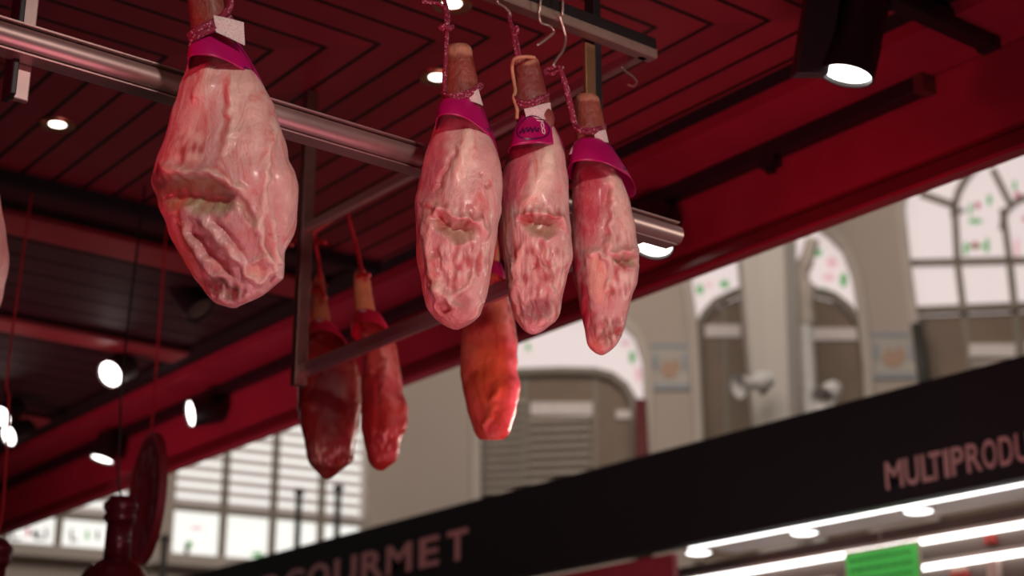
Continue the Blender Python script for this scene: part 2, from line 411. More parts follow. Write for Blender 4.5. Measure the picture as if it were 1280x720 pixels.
# front lower rail: channel with a round tube inside
b = MB()
b.bar((.2, RY+.012, zl), (2.17, RY+.012, zl), .008, .040, bev=.1)
b.bar((.2, RY-.004, zl+.0215), (2.17, RY-.004, zl+.0225), .040, .003, bev=.1)
b.bar((.2, RY+.004, zl-.0225), (2.17, RY+.004, zl-.0225), .034, .003, bev=.2)
b.build('front_rail', 'steel', rack)
b = MB(); b.tube([(.2, RY-.006, zl+.001), (1.525, RY-.006, zl+.001)], .0200, 24); b.tube([(1.60, RY-.006, zl), (2.178, RY-.006, zl)], .0205, 20)
b.build('rail_tube', 'steel', rack, 'auto')
b = MB(); b.bar((.2, RY, zu), (2.13, RY, zu), .030, .022, bev=.12); b.build('upper_front_rail', 'steel_dull', rack)
b = MB(); b.bar((.2, RY+.004, zu+.025), (2.13, RY+.004, zu+.025), .034, .026, bev=.1); b.build('rail_cover', 'black', rack)
b = MB(); b.bar((2.105, RY-.0, zu), (2.075, 3.60, zu), .024, .022, bev=.12); b.build('upper_side_rail', 'steel', rack)
b = MB(); b.bar((2.105, RY+.02, zl-.002), (2.085, 3.64, zl-.002), .028, .040, bev=.3); b.build('side_rail', 'steel', rack)
def post(x, y, z0, z1, wx, wy, m, nm='post'): return MB().box((x, y, (z0+z1)/2), wx, wy, (z1-z0)/2).build(nm, m, rack, bevel=.002)
post(.790, RY+.030, up(1.095), Zc, .012, .006, 'steel'); post(.772, RY+.03, up(1.095), Zc, .005, .02, 'black', 'post_spine')
post(1.964, RY+.016, up(1.12), zu-.018, .0135, .005, 'brass'); post(1.986, RY+.028, up(1.12), Zc, .010, .016, 'black', 'post_spine')
post(2.075, 3.605, up(1.135), Zc, .018, .013, 'steel_dark')
M['brass'].node_tree.nodes['Principled BSDF'].inputs['Roughness'].default_value = .34

def wire(pts, r=.0028, n=8): return MB().tube(smooth_path(pts, n), r, 8)
def hook(label, px, plane=RY-.028, grp=None):
    P = [ony(x, y, plane) for x, y in px]
    P = [V((P[0].x, RY+.030, zu+.02)), V((P[0].x, RY+.02, zu+.050)), V((P[0].x, RY-.024, zu+.046)), V((P[0].x, RY-.028, zu))]+P
    o = wire(P).build('wire_hook', 'wire', None, True)
    c = P[0].copy(); 
    for v in o.data.vertices: v.co -= c
    o.location = c
    tag(o, label, 'hook', 'bent wire hooks on the upper rails'); return o
hook('empty bent wire hook on the upper front rail, between the third and fourth shanks', [(674, 16), (676, 28), (688, 33), (692, 40), (686, 46), (671, 57)], RY-.024)
hook('wire hook carrying the rope of the third ham, at the top edge of the picture', [(634, -12), (624, -4), (622, 3), (632, 10), (638, 18), (636, 24)], RY-.026)
hook('long wire hook carrying the rope of the rightmost ham', [(700, 20), (704, 34), (707, 48), (704, 62), (697, 72), (692, 81), (697, 86), (704, 84)], RY-.02)
P = [onz(x, y, 1.545) for x, y in ((776, 84), (783, 90), (791, 96), (796, 103), (792, 108), (785, 106))]
o = wire(P, .0022).build('wire_hook', 'wire', None, True); c = P[0].copy()
for v in o.data.vertices: v.co -= c
o.location = c; tag(o, 'thin empty wire hook on the upper side rail, near the corner of the rack', 'hook', 'bent wire hooks on the upper rails')

# ================================================================== HAMS
def pchip(xs, ys, x):
    if x <= xs[0]: return ys[0]
    if x >= xs[-1]: return ys[-1]
    i = 0
    while xs[i+1] < x: i += 1
    h = xs[i+1]-xs[i]; t = (x-xs[i])/h
    def sl(k):
        if k == 0: return (ys[1]-ys[0])/(xs[1]-xs[0])
        if k == len(xs)-1: return (ys[-1]-ys[-2])/(xs[-1]-xs[-2])
        a = (ys[k]-ys[k-1])/(xs[k]-xs[k-1]); c = (ys[k+1]-ys[k])/(xs[k+1]-xs[k])
        return 0 if a*c <= 0 else 2*a*c/(a+c)
    m0, m1 = sl(i)*h, sl(i+1)*h
    return ys[i]*(2*t**3-3*t*t+1)+m0*(t**3-2*t*t+t)+ys[i+1]*(-2*t**3+3*t*t)+m1*(t**3-t*t)
def segdist(p, pts):
    best = 1e9; bt = 0
    for i in range(len(pts)-1):
        ax, ay = pts[i]; bx, by = pts[i+1]; dx, dy = bx-ax, by-ay; L = dx*dx+dy*dy
        t = max(0, min(1, ((p[0]-ax)*dx+(p[1]-ay)*dy)/L)) if L else 0
        d = sqrt((p[0]-ax-dx*t)**2+(p[1]-ay-dy*t)**2)
        if d < best: best = d; bt = (i+t)/(len(pts)-1)
    return best, bt
def lerp(a, b, t): return tuple(a[i]+(b[i]-a[i])*t for i in range(3))
def smoothstep(a, b, x):
    t = max(0, min(1, (x-a)/(b-a))); return t*t*(3-2*t)
FAT = (.66, .39, .34); CREAM = (.84, .70, .56); ROSE = (.52, .17, .17); PIT = (.36, .34, .19); DARK = (.20, .10, .075); DEEP = (.42, .07, .07)
def body(name, plane, rows, feats, m, parent, base, nr=150, ns=180, dr=.8, amp=.004, seed=0, power=.92, nfreq=26, tintnoise=.35, tint=ROSE):
    ys = [r[0] for r in rows]; xl = [r[1] for r in rows]; xr = [r[2] for r in rows]
    mb = MB(); mb.c = []
    y0, y1 = ys[0], ys[-1]; so = V((seed*3.7, seed*1.3, seed*2.1))
    C0 = plane((xl[0]+xr[0])/2, y0); k = depth(C0)/FPX
    for i in range(nr+1):
        s = i/nr
        y = y0+(y1-y0)*(1-(1-s)**1.25)
        a, c = pchip(ys, xl, y), pchip(ys, xr, y)
        C = plane((a+c)/2, y); kk = depth(C)/FPX; w = (c-a)/2*kk
        tp = .84+.16*smoothstep(0, .12, s) if name == 'ham_body' else 1
        for j in range(ns):
            th = 2*pi*j/ns; ct, st = cos(th), sin(th)
            ex = math.copysign(abs(ct)**power, ct); ey = math.copysign(abs(st)**power, st)
            P = C+R*(w*ex*(tp*.4+.6))-F*(w*dr*ey*tp)
            nrm = (R*ct-F*st*1.1).normalized()
            u, v = toscreen(P); front = smoothstep(-.15, .35, st)
            h = 0; col = base
            q = P+so
            n1 = noise.noise(q*nfreq*.32); n2 = noise.noise(q*nfreq); n3 = noise.noise(V((q.x*70, q.y*70, q.z*34)))
            col = lerp(col, tint, max(0, min(1, (.5*n1+.5*n2)*1.5))*tintnoise)
            edge = min(1, w/(20*kk)+.15)
            h += (n1*amp*1.2+n2*amp*.8+n3*amp*.35)*edge
            wu = u+noise.noise(q*60)*5; wv = v+noise.noise(q*60+V((9, 4, 2)))*5
            for f in feats:
                if f[0] == 'pit':      # cx, cy, rx, ry, rot, depth, colour, mix
                    _, cx, cy, rx, ry, rot, dp, cc, mixv = f
                    ca, sa = cos(radians(rot)), sin(radians(rot)); dx, dy = wu-cx, wv-cy
                    e = sqrt(((dx*ca+dy*sa)/rx)**2+((-dx*sa+dy*ca)/ry)**2)
                    g = (1-smoothstep(.15, 1.05, e))*front
                    h -= dp*g; col = lerp(col, cc, (1-smoothstep(.6, 1.1, e))*mixv*front)
                    if dp > .006: h += .0016*math.exp(-((e-1.12)/.2)**2)*front
                elif f[0] == 'line':   # pts, width, height, colour, mix
                    _, pts, wd, ht, cc, mixv = f
                    d, bt = segdist((wu, wv), pts); g = math.exp(-(d/wd)**2)*front*(1 if abs(bt-.5) < .4 else 1-(abs(bt-.5)-.4)*6)
                    h += ht*g; col = lerp(col, cc, min(1, g*1.1)*mixv)
                elif f[0] == 'zone':   # cx, cy, rx, ry, rot, soft, colour, mix
                    _, cx, cy, rx, ry, rot, soft, cc, mixv = f
                    ca, sa = cos(radians(rot)), sin(radians(rot)); dx, dy = wu-cx, wv-cy
                    e = sqrt(((dx*ca+dy*sa)/rx)**2+((-dx*sa+dy*ca)/ry)**2)
                    col = lerp(col, cc, (1-smoothstep(1-soft, 1, e))*mixv)
                elif f[0] == 'rough':  # cx, cy, rx, ry, amp : torn meat
                    _, cx, cy, rx, ry, am = f
                    e = sqrt(((u-cx)/rx)**2+((v-cy)/ry)**2)
                    if e < 1.2:
                        g = (1-smoothstep(.5, 1.2, e))*front
                        h += am*g*(.34*noise.noise(V((q.x*60, q.y*60, q.z*18)))+.36*noise.noise(V((q.x*135, q.y*135, q.z*34))+V((noise.noise(q*50), 0, 0)))+.22*noise.noise(q*230))
                        tn = noise.noise(V((q.x*130, q.y*130, q.z*42))+V((3, 3, 3)))+.4*noise.noise(q*60)
                        col = lerp(col, CREAM if tn > 0 else DEEP, min(1, abs(tn)*1.7)*g*.9)
            mb.v.append(P+nrm*h); mb.c.append(col)
    for i in range(nr):
        for j in range(ns):
            j2 = (j+1) % ns; mb.f.append((i*ns+j, i*ns+j2, (i+1)*ns+j2, (i+1)*ns+j))
    for base_i in (0, nr*ns):
        c = sum((mb.v[base_i+j] for j in range(ns)), V((0, 0, 0)))/ns; mb.v.append(c); mb.c.append(mb.c[base_i])
        for j in range(ns): mb.f.append((base_i+j, base_i+(j+1) % ns, len(mb.v)-1))
    return mb.build(name, m, parent, True)
class Collar:
    def __init__(s, plane, TL, TR, BL, BR, arch=0, dr=.8, dt=.8):
        dr = max(dr, .98); dt = max(dt, .9)
        s.TL, s.TR, s.BL, s.BR = [plane(*p) for p in (TL, TR, BL, BR)]; s.arch = arch*depth(s.TL)/FPX; s.dr = dr; s.dt = dt
    def pt(s, th, t, off=0):
        L = s.TL.lerp(s.BL, t); Q = s.TR.lerp(s.BR, t); C = (L+Q)/2; h = (Q-L)/2
        fr = max(0, sin(th)); bow = sin(pi*t)*.06
        d = FH*(h.length*(s.dt+(s.dr-s.dt)*t))
        P = C+h*(cos(th)*(1+bow))-d*(sin(th)*(1+bow)); P += U*(s.arch*t*fr)
        nrm = (h.normalized()*cos(th)-FH*sin(th)).normalized()
        return P+nrm*off+nrm*(.0012*sin(th*7+t*3)*t)
    def mesh(s, a0=0, a1=2*pi, t0=0, t1=1, off=0, n=72, m=14, thick=.0016):
        mb = MB(); closed = abs(a1-a0-2*pi) < 1e-6; cols = n if closed else n+1
        for side in (0, 1):
            for i in range(m+1):
                for j in range(cols): mb.v.append(s.pt(a0+(a1-a0)*j/n, t0+(t1-t0)*i/m, off-thick*side))
        K = (m+1)*cols
        for side in (0, 1):
            for i in range(m):
                for j in range(n):
                    j2 = (j+1) % cols; mb.f.append(tuple(side*K+q for q in (i*cols+j, i*cols+j2, (i+1)*cols+j2, (i+1)*cols+j)))
        for i in (0, m):
            for j in range(n):
                j2 = (j+1) % cols; mb.f.append((i*cols+j, i*cols+j2, K+i*cols+j2, K+i*cols+j))
        return mb
    def ribbon(s, pts, wd, off=.0012):
        """flat printed stroke following (angle, t) points on the band"""
        mb = MB(); P = [s.pt(a, t, off) for a, t in pts]; n = len(P)
        for i in range(n):
            tg = (P[min(i+1, n-1)]-P[max(i-1, 0)]).normalized(); a, t = pts[i]
            nn = (s.pt(a, t, .01)-s.pt(a, t, 0)).normalized(); sd = tg.cross(nn).normalized()
            mb.v += [P[i]+sd*wd/2, P[i]-sd*wd/2]
        mb.f = [(2*i, 2*i+1, 2*i+3, 2*i+2) for i in range(n-1)]
        return mb
def oval(ca, ct, ra, rt, n=36, a0=0, a1=360): return [(ca+ra*cos(radians(a0+(a1-a0)*i/n)), ct+rt*sin(radians(a0+(a1-a0)*i/n))) for i in range(n+1)]
def PY(Y): return lambda x, y: ony(x, y, Y)
def PX(X): return lambda x, y: onx(x, y, X)
def near(P, d): return P-F*d
def ropeline(plane, px, d=0):
    out = []
    for q in px:
        dd = q[2] if len(q) > 2 else d
        P = plane(q[0], q[1]); D = depth(P)
        out.append(EYE+(P-EYE)*((D-dd)/D))
    return smooth_path(out, 8)
def loop_x(x):
    """turn of cord around the upper front rail at x"""
    c = V((x, RY, zu+.010)); return [c+V((0, .026*cos(a), .040*sin(a))) for a in [radians(q) for q in range(-140, 200, 20)]][::-1]
def loop_y(y):
    xr = 2.105-.03*(y-RY)/(3.6-RY); c = V((xr, y, zu)); return [c+V((.024*cos(a), 0, .027*sin(a))) for a in [radians(q) for q in range(-60, 290, 20)]]
def paper(name, plane, quad, d, parent, m='tag'):
    """curved paper tag: quad = TL,TR,BR,BL"""
    P = [EYE+(plane(*q)-EYE)*((depth(plane(*q))-d)/depth(plane(*q))) for q in quad]; mb = MB(); n = 10
    for i in range(n+1):
        for j in range(n+1):
            s, t = j/n, i/n
            mb.v.append(P[0].lerp(P[1], s).lerp(P[3].lerp(P[2], s), t)-F*(.006*sin(pi*s))-F*.0015*sin(pi*t*2))
    for i in range(n):
        for j in range(n): q = i*(n+1)+j; mb.f.append((q, q+1, q+n+2, q+n+1))
    return mb.build(name, m, parent, True)
G_HAM = 'cured hams hanging from the front rail of the rack'
G_BACK = 'dark cured hams hanging behind the side rail of the rack'
SK = (.22, .036, .018)

# ---- ham 1: the big one
pl = PY(2.105)
h1 = thing('cured_ham', pl(262, 0), 'biggest pale pink cured ham with a magenta band, hanging alone at the left', 'ham', G_HAM)
rows = [(64, 244, 296), (76, 234, 304), (90, 230, 318), (110, 224, 331), (130, 219, 341), (150, 213, 347), (175, 205, 355), (197, 198, 359), (218, 194, 368), (240, 197, 371), (273, 207, 370), (290, 213, 366), (315, 225, 355), (329, 234, 354), (346, 244, 354), (357, 251, 344), (370, 260, 328), (379, 270, 309), (385, 288, 296)]
feats = [
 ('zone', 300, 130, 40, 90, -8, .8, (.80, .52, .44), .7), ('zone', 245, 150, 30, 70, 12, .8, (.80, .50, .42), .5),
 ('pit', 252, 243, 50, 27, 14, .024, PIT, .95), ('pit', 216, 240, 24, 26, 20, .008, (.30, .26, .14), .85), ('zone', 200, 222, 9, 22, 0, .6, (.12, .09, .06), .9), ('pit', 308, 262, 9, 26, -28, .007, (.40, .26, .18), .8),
 ('line', [(205, 208), (228, 216), (262, 216), (290, 230), (306, 246)], 6, .012, CREAM, .45),
 ('line', [(262, 78), (258, 100), (250, 125)], 9, .008, CREAM, .6), ('line', [(288, 98), (287, 130), (290, 165), (280, 190)], 5, .007, CREAM, .5), ('line', [(278, 110), (280, 150), (272, 185)], 4, -.004, DEEP, .35),
 ('line', [(345, 150), (335, 190), (330, 240), (328, 300)], 5, .006, CREAM, .5), ('line', [(340, 190), (347, 250), (345, 300)], 4, -.003, ROSE, .4),
 ('line', [(225, 280), (250, 320), (280, 352)], 5, .010, FAT, .4), ('line', [(240, 285), (262, 318), (292, 344)], 3.5, -.010, DEEP, .75),
 ('line', [(252, 276), (275, 300), (300, 330)], 6, .009, CREAM, .35), ('line', [(265, 270), (290, 300), (306, 318)], 3, -.007, DEEP, .5),
 ('line', [(320, 275), (322, 305), (340, 345)], 4, .008, CREAM, .6), ('line', [(342, 275), (342, 310), (346, 335)], 4, .007, CREAM, .6), ('line', [(332, 270), (333, 305), (340, 325)], 3, -.006, DEEP, .5),
 ('line', [(216, 240), (226, 285), (248, 330)], 5, -.003, (.55, .18, .08), .7),
 ('line', [(308, 328), (330, 322), (338, 340), (322, 355), (306, 345), (306, 330)], 3, .006, CREAM, .5), ('pit', 322, 338, 11, 11, 0, .003, (.72, .42, .30), .7), ('pit', 341, 351, 5, 5, 0, .006, DEEP, .7),
 ('pit', 278, 362, 30, 14, 20, .006, (.14, .10, .06), .9), ('rough', 285, 362, 36, 18, .004), ('rough', 235, 185, 25, 30, .002),
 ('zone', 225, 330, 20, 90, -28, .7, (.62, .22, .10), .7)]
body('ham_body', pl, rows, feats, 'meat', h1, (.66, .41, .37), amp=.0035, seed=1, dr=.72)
body('shank', pl, [(-62, 243, 271), (-40, 238, 276), (-10, 234, 278), (15, 236, 281), (40, 240, 292), (66, 246, 298)], [], 'skin', h1, SK, 40, 48, dr=.85, amp=.002, seed=2)
co = Collar(pl, (243, 48), (303, 60), (235, 84), (334, 118), 3, .68, .75)
cb = co.mesh().build('paper_band', 'magenta', h1, True)
co.ribbon(oval(1.0, .5, .5, .4, a0=95, a1=265), .003).build('logo_ring', 'magenta_dark', cb)
co.ribbon([(2.75, .15), (2.62, .30), (2.6, .55)], .006).build('white_edge', 'pale', cb)
paper('paper_tag', pl, [(267, 19), (305, 28), (306, 57), (270, 40)], .062, h1)
b = MB(); b.tube(ropeline(pl, [(236, 46, .03), (248, 36, .05), (268, 27, .055), (284, 14, .05), (288, 2, .04), (286, -20, .02)]), .0055); b.tube(ropeline(pl, [(238, 52, .03), (252, 42, .05), (272, 34, .055), (288, 22, .05)]), .0055)
b.tube(ropeline(pl, [(288, 4, .04), (285, -40, .0), (287, -90, -.05)])+loop_x(ropeline(pl, [(287, -90, -.05)])[0].x), .005); b.build('rope', 'rope', h1, True)

# ---- ham 2
pl = PY(2.115)
h2 = thing('cured_ham', pl(575, 55), 'pale cured ham second from the left, a downlight showing beside its brown shank', 'ham', G_HAM)
rows = [(136, 551, 600), (153, 543, 604), (170, 539, 612), (190, 532, 620), (210, 528, 624), (235, 523, 627), (258, 519, 627), (282, 520, 623), (304, 521, 620), (327, 523, 617), (349, 527, 612), (371, 529, 608), (382, 532, 604), (393, 539, 600), (402, 548, 592), (409, 559, 581), (412, 567, 573)]
feats = [
 ('zone', 580, 205, 24, 60, 12, .8, CREAM, .75), ('zone', 541, 205, 20, 62, 12, .5, (.52, .10, .14), .8), ('zone', 610, 230, 16, 60, 0, .8, (.76, .45, .40), .6),  # rose left zone paints the red side light into the colour
 ('line', [(586, 160), (578, 190), (570, 225)], 8, .007, (.9, .74, .58), .7), ('line', [(571, 185), (557, 215), (545, 240)], 3, -.006, DEEP, .6),
 ('pit', 574, 288, 28, 15, 8, .020, (.42, .33, .20), .9), ('pit', 552, 275, 14, 14, 20, .012, (.38, .22, .13), .75), ('pit', 540, 258, 10, 9, 0, .006, (.45, .15, .1), .6),
 ('line', [(532, 252), (548, 262), (572, 270), (598, 278), (606, 292)], 5, .010, (.82, .52, .46), .6),
 ('rough', 575, 268, 42, 18, .006), ('rough', 580, 320, 40, 30, .005), ('rough', 560, 345, 30, 30, .006),
 ('line', [(535, 270), (536, 300), (540, 340), (548, 372)], 6, .006, (.80, .50, .38), .6),
 ('line', [(544, 358), (556, 370), (568, 384)], 6, .010, CREAM, .4), ('pit', 556, 386, 11, 8, 30, .008, (.34, .10, .08), .7),
 ('line', [(592, 345), (580, 362), (566, 368)], 5, .006, CREAM, .6), ('line', [(600, 375), (594, 392), (586, 402)], 4, .006, CREAM, .5),
 ('pit', 597, 330, 6, 20, 10, .004, DEEP, .5), ('pit', 548, 325, 5, 22, -4, .004, DEEP, .5), ('pit', 577, 378, 12, 18, 0, .005, (.30, .12, .10), .65), ('zone', 562, 400, 40, 20, 0, .6, (.40, .12, .10), .7), ('pit', 610, 232, 4, 7, -20, .003, DEEP, .6), ('pit', 602, 217, 3, 5, 0, .002, DEEP, .5),
 ('zone', 525, 330, 9, 80, -4, .6, (.68, .34, .22), .7)]
body('ham_body', pl, rows, feats, 'meat', h2, (.66, .41, .37), amp=.003, seed=3)
body('shank', pl, [(55, 562, 584), (60, 558, 589), (75, 556, 592), (95, 554, 596), (112, 553, 599), (130, 553, 602), (142, 555, 602)], [('zone', 575, 62, 30, 10, 0, .5, (.62, .34, .2), .6)], 'skin', h2, SK, 50, 48, dr=.85, amp=.002, seed=4)
co = Collar(pl, (552, 128), (603, 134), (544, 158), (624, 197), 8, .72, .8)
cb = co.mesh().build('paper_band', 'magenta', h2, True)
co.ribbon(oval(.95, .45, .5, .38, a0=100, a1=262), .0035).build('logo_ring', 'magenta_dark', cb)
paper('paper_tag', pl, [(584, 113), (597, 108), (604, 132), (586, 126)], .045, h2)
b = MB(); b.tube(ropeline(pl, [(553, 116, .02), (560, 119, .04), (575, 118, .05), (590, 113, .05), (600, 106, .03), (602, 108, 0)]), .0042); b.tube(ropeline(pl, [(554, 119, .02), (565, 123, .045), (580, 121, .05), (594, 115, .045), (601, 110, .02)]), .0035)
b.tube(ropeline(pl, [(555, 116, .02), (556, 90, .02), (558, 55, .01), (558, 30, 0), (556, 12, -.02), (548, 5, -.03), (536, 3, -.04), (527, 3, -.05)]), .0042)
b.tube(ropeline(pl, [(558, 40, .0), (560, 20, -.02), (556, 2, -.06)])+loop_x(ropeline(pl, [(554, 2, -.06)])[0].x), .0040); b.build('rope', 'rope', h2, True)
b = MB(); b.tube(ropeline(pl, [(549, 36, .0), (555, 33, .01), (561, 36, .01), (565, 33, 0)]), .005); b.tube(ropeline(pl, [(552, 38), (558, 30, .012), (560, 26)]), .005); b.build('knot', 'rope', h2, True)

# ---- ham 3
pl = PY(2.125)
h3 = thing('cured_ham', pl(660, 72), 'pale cured ham third from the left, oval print and white digit on its band', 'ham', G_HAM)
rows = [(158, 647, 694), (170, 641, 700), (181, 638, 703), (199, 633, 707), (218, 628, 710), (238, 626, 711), (257, 625, 712), (277, 625, 713), (295, 626, 715), (312, 628, 717), (323, 629, 716), (346, 631, 707), (368, 634, 703), (390, 640, 700), (401, 645, 695), (409, 651, 686), (415, 658, 677), (418, 664, 670)]
feats = [
 ('zone', 676, 220, 22, 55, 14, .7, (.90, .76, .60), .85), ('zone', 643, 215, 24, 66, 16, .45, (.50, .07, .12), .85), ('zone', 705, 215, 10, 45, -4, .7, (.74, .44, .40), .6),  # deep rose on the left imitates red light in the colour
 ('line', [(688, 185), (680, 205), (668, 235), (655, 258)], 8, .006, (.92, .80, .64), .6),
 ('pit', 678, 283, 27, 15, 2, .020, (.42, .32, .20), .9), ('pit', 658, 275, 12, 8, -10, .010, (.5, .12, .09), .6),
 ('line', [(650, 268), (664, 266), (684, 266), (702, 274), (707, 286)], 4, .009, (.80, .48, .43), .6), ('rough', 678, 266, 36, 12, .006),
 ('line', [(655, 300), (645, 330), (640, 370)], 5, .004, (.78, .48, .40), .4), ('line', [(677, 300), (680, 325), (690, 345)], 2.5, -.006, DEEP, .6),
 ('line', [(690, 330), (686, 350), (692, 368)], 4, .006, CREAM, .4), ('rough', 670, 385, 36, 26, .005), ('rough', 695, 335, 20, 30, .004), ('rough', 660, 330, 30, 40, .003),
 ('pit', 673, 388, 26, 18, -10, .006, (.24, .09, .08), .8), ('zone', 636, 385, 16, 46, -20, .6, (.62, .28, .18), .7), ('pit', 666, 333, 4, 4, 0, .003, DEEP, .6),
 ('zone', 630, 330, 9, 80, -4, .6, (.68, .30, .20), .6)]
body('ham_body', pl, rows, feats, 'meat', h3, (.66, .41, .37), amp=.0028, seed=5)
body('shank', pl, [(70, 646, 668), (76, 642, 674), (95, 642, 678), (115, 642, 682), (135, 644, 688), (150, 646, 692), (165, 650, 690)], [('zone', 658, 74, 30, 9, 0, .5, (.62, .34, .2), .5)], 'skin', h3, (.18, .025, .018), 50, 48, dr=.85, amp=.002, seed=6)
co = Collar(pl, (650, 147), (688, 151), (635, 187), (706, 187), -11, .75, .8)
cb = co.mesh().build('paper_band', 'magenta', h3, True)
co.ribbon(oval(1.75, .52, .72, .36, a0=0, a1=360, n=60), .0028).build('logo_ring', 'magenta_dark', cb)
co.ribbon([(2.30-i*.012, .60+.05*sin(i*1.1)+.05*sin(i*.43)) for i in range(70)], .0026).build('logo_script', 'magenta_dark', cb)
b = MB()
for ct, rt in ((.44, .095), (.62, .085)):
    q = co.ribbon(oval(1.30, ct, .055, rt, 20), .0018, .0016); b.add(q.v, q.f)
b.build('digit', 'pale', cb)
co.ribbon([(1.55-i*.01, .30+.012*sin(i*2.2)) for i in range(34)], .0016, .0014).build('small_print', 'pale', cb)
paper('paper_tag', pl, [(655, 136), (688, 128), (690, 150), (658, 148)], .040, h3)
b = MB(); b.tube(ropeline(pl, [(643, 122, .02), (652, 128, .04), (664, 127, .048), (676, 122, .045), (685, 118, .02)]), .0042); b.tube(ropeline(pl, [(643, 127, .02), (652, 132, .04), (664, 131, .048), (678, 126, .045), (685, 122, .02)]), .0038)
b.build('rope', 'rope', h3, True); b = MB(); b.tube(ropeline(pl, [(646, 72, .0), (643, 55, .0), (639, 35, -.02), (635, 18, -.06)]), .0038); b.tube(ropeline(pl, [(650, 72, .0), (647, 55, .0), (642, 38, -.02), (636, 20, -.06)]), .0034); b.build('hanging_cord', 'rope', h3, True)
b = MB(); b.tube(ropeline(pl, [(668, 72, .03), (655, 71, .035), (643, 74, .02), (640, 84, .0), (642, 100, .0), (644, 114, .01), (642, 122, .02), (646, 136, .03), (646, 148, .035)]), .0034); b.build('tan_loop', 'tan', h3, True)
b = MB(); b.tube(ropeline(pl, [(641, 38, -.01), (646, 34, .0), (646, 40, .0), (642, 44, -.01)]), .0042); b.build('knot', 'rope', h3, True)

# ---- ham 4
pl = PY(2.13)
h4 = thing('cured_ham', pl(735, 118), 'rightmost and lowest of the front hams, its left half coloured deep rose for the red light', 'ham', G_HAM)
rows = [(188, 725, 760), (203, 721, 765), (218, 717, 773), (238, 715, 783), (257, 714, 789), (277, 713, 794), (296, 713, 796), (312, 713, 798), (334, 715, 798), (352, 718, 796), (368, 721, 790), (390, 726, 785), (412, 731, 780), (428, 734, 773), (436, 738, 766), (442, 745, 758), (444, 750, 754)]
feats = [
 ('zone', 735, 250, 28, 72, 6, .5, (.52, .06, .10), .92), ('zone', 778, 260, 16, 60, -16, .7, (.84, .62, .50), .7),  # left rose and right pale zones paint red and hall light in
 ('line', [(762, 205), (766, 240), (762, 285), (762, 310)], 5, .006, (.84, .56, .46), .6), ('line', [(757, 230), (759, 270), (756, 300)], 4, -.004, (.55, .10, .12), .6),
 ('pit', 780, 326, 18, 9, 4, .016, (.40, .32, .19), .9), ('line', [(756, 300), (764, 314), (780, 318), (796, 312)], 5, .010, (.82, .54, .45), .5),
 ('line', [(735, 318), (748, 314), (760, 322), (764, 345), (758, 365)], 3.5, .008, CREAM, .6), ('line', [(764, 326), (765, 350), (760, 372)], 2.5, -.007, DEEP, .6),
 ('zone', 747, 348, 15, 36, -4, .35, (.80, .52, .38), .9), ('line', [(721, 315), (728, 360), (738, 400), (742, 430)], 6, -.004, (.5, .07, .08), .6), ('zone', 720, 360, 12, 72, -12, .4, (.40, .03, .06), .95),  # dark red left strip is red-lit shading put into the colour
 ('pit', 763, 415, 14, 22, 0, .006, (.24, .11, .08), .85), ('rough', 763, 412, 18, 24, .006), ('rough', 775, 350, 20, 30, .004), ('rough', 780, 300, 16, 14, .003),
 ('zone', 746, 432, 18, 18, 0, .7, (.60, .26, .16), .6)]
body('ham_body', pl, rows, feats, 'meat', h4, (.66, .41, .37), amp=.0026, seed=7)
body('shank', pl, [(117, 724, 742), (122, 720, 748), (138, 718, 752), (155, 718, 755), (175, 720, 757), (192, 725, 756)], [('zone', 735, 120, 30, 8, 0, .5, (.62, .34, .2), .5)], 'skin', h4, (.24, .05, .025), 40, 48, dr=.85, amp=.002, seed=8)
co = Collar(pl, (716, 182), (764, 186), (709, 213), (795, 239), 0, .75, .8)
cb = co.mesh().build('paper_band', 'magenta', h4, True)
co.ribbon(oval(.95, .45, .5, .38, a0=95, a1=265), .003).build('logo_ring', 'magenta_dark', cb)
co.ribbon([(2.85, .2), (2.7, .38), (2.72, .6)], .006).build('white_edge', 'pale', cb)
paper('paper_tag', pl, [(742, 166), (757, 162), (761, 178), (745, 178)], .042, h4)
b = MB(); b.tube(ropeline(pl, [(716, 158, .02), (724, 164, .04), (737, 166, .045), (748, 164, .04), (756, 160, .015)]), .0042); b.tube(ropeline(pl, [(717, 154, .02), (726, 160, .04), (738, 162, .045), (750, 160, .04), (756, 156, .015)]), .0036)
b.tube(ropeline(pl, [(717, 156, .02), (711, 130, .03), (705, 105, .03), (698, 84, .02)]), .0040); b.tube(ropeline(pl, [(721, 160, .02), (714, 130, .03), (708, 105, .03), (700, 84, .02)]), .0036)
b.build('rope', 'rope', h4, True)
b = MB(); b.tube(ropeline(pl, [(702, 84, .015), (694, 84, .01), (686, 86, .0), (680, 91, .0), (688, 93, .0), (695, 90, .01), (701, 88, .02)]), .0036); b.build('knot', 'rope', h4, True)

# ---- ham just cut by the left edge
pl = PY(2.105)
hL = thing('cured_ham', pl(-60, 100), 'cured ham mostly outside the picture, a pink sliver at the left edge', 'ham', G_HAM)
rows = [(170, -90, -40), (200, -110, -18), (240, -125, -6), (290, -132, 2), (335, -130, 6), (365, -124, 3), (400, -112, -10), (440, -95, -30), (465, -75, -55)]
body('ham_body', pl, rows, [], 'meat', hL, (.70, .37, .34), 50, 64, amp=.003, seed=11)
body('shank', pl, [(80, -78, -50), (120, -82, -48), (185, -85, -44)], [], 'skin', hL, SK, 20, 32, amp=.002, seed=12)
Collar(pl, (-92, 165), (-38, 168), (-102, 200), (-22, 212), 12).mesh(n=48).build('paper_band', 'magenta', hL, True)
MB().tube(ropeline(pl, [(-64, 90, .0), (-64, 0, 0), (-60, -100, -.05)])+loop_x(ropeline(pl, [(-58, -100, -.05)])[0].x), .005).build('rope', 'rope', hL, True)

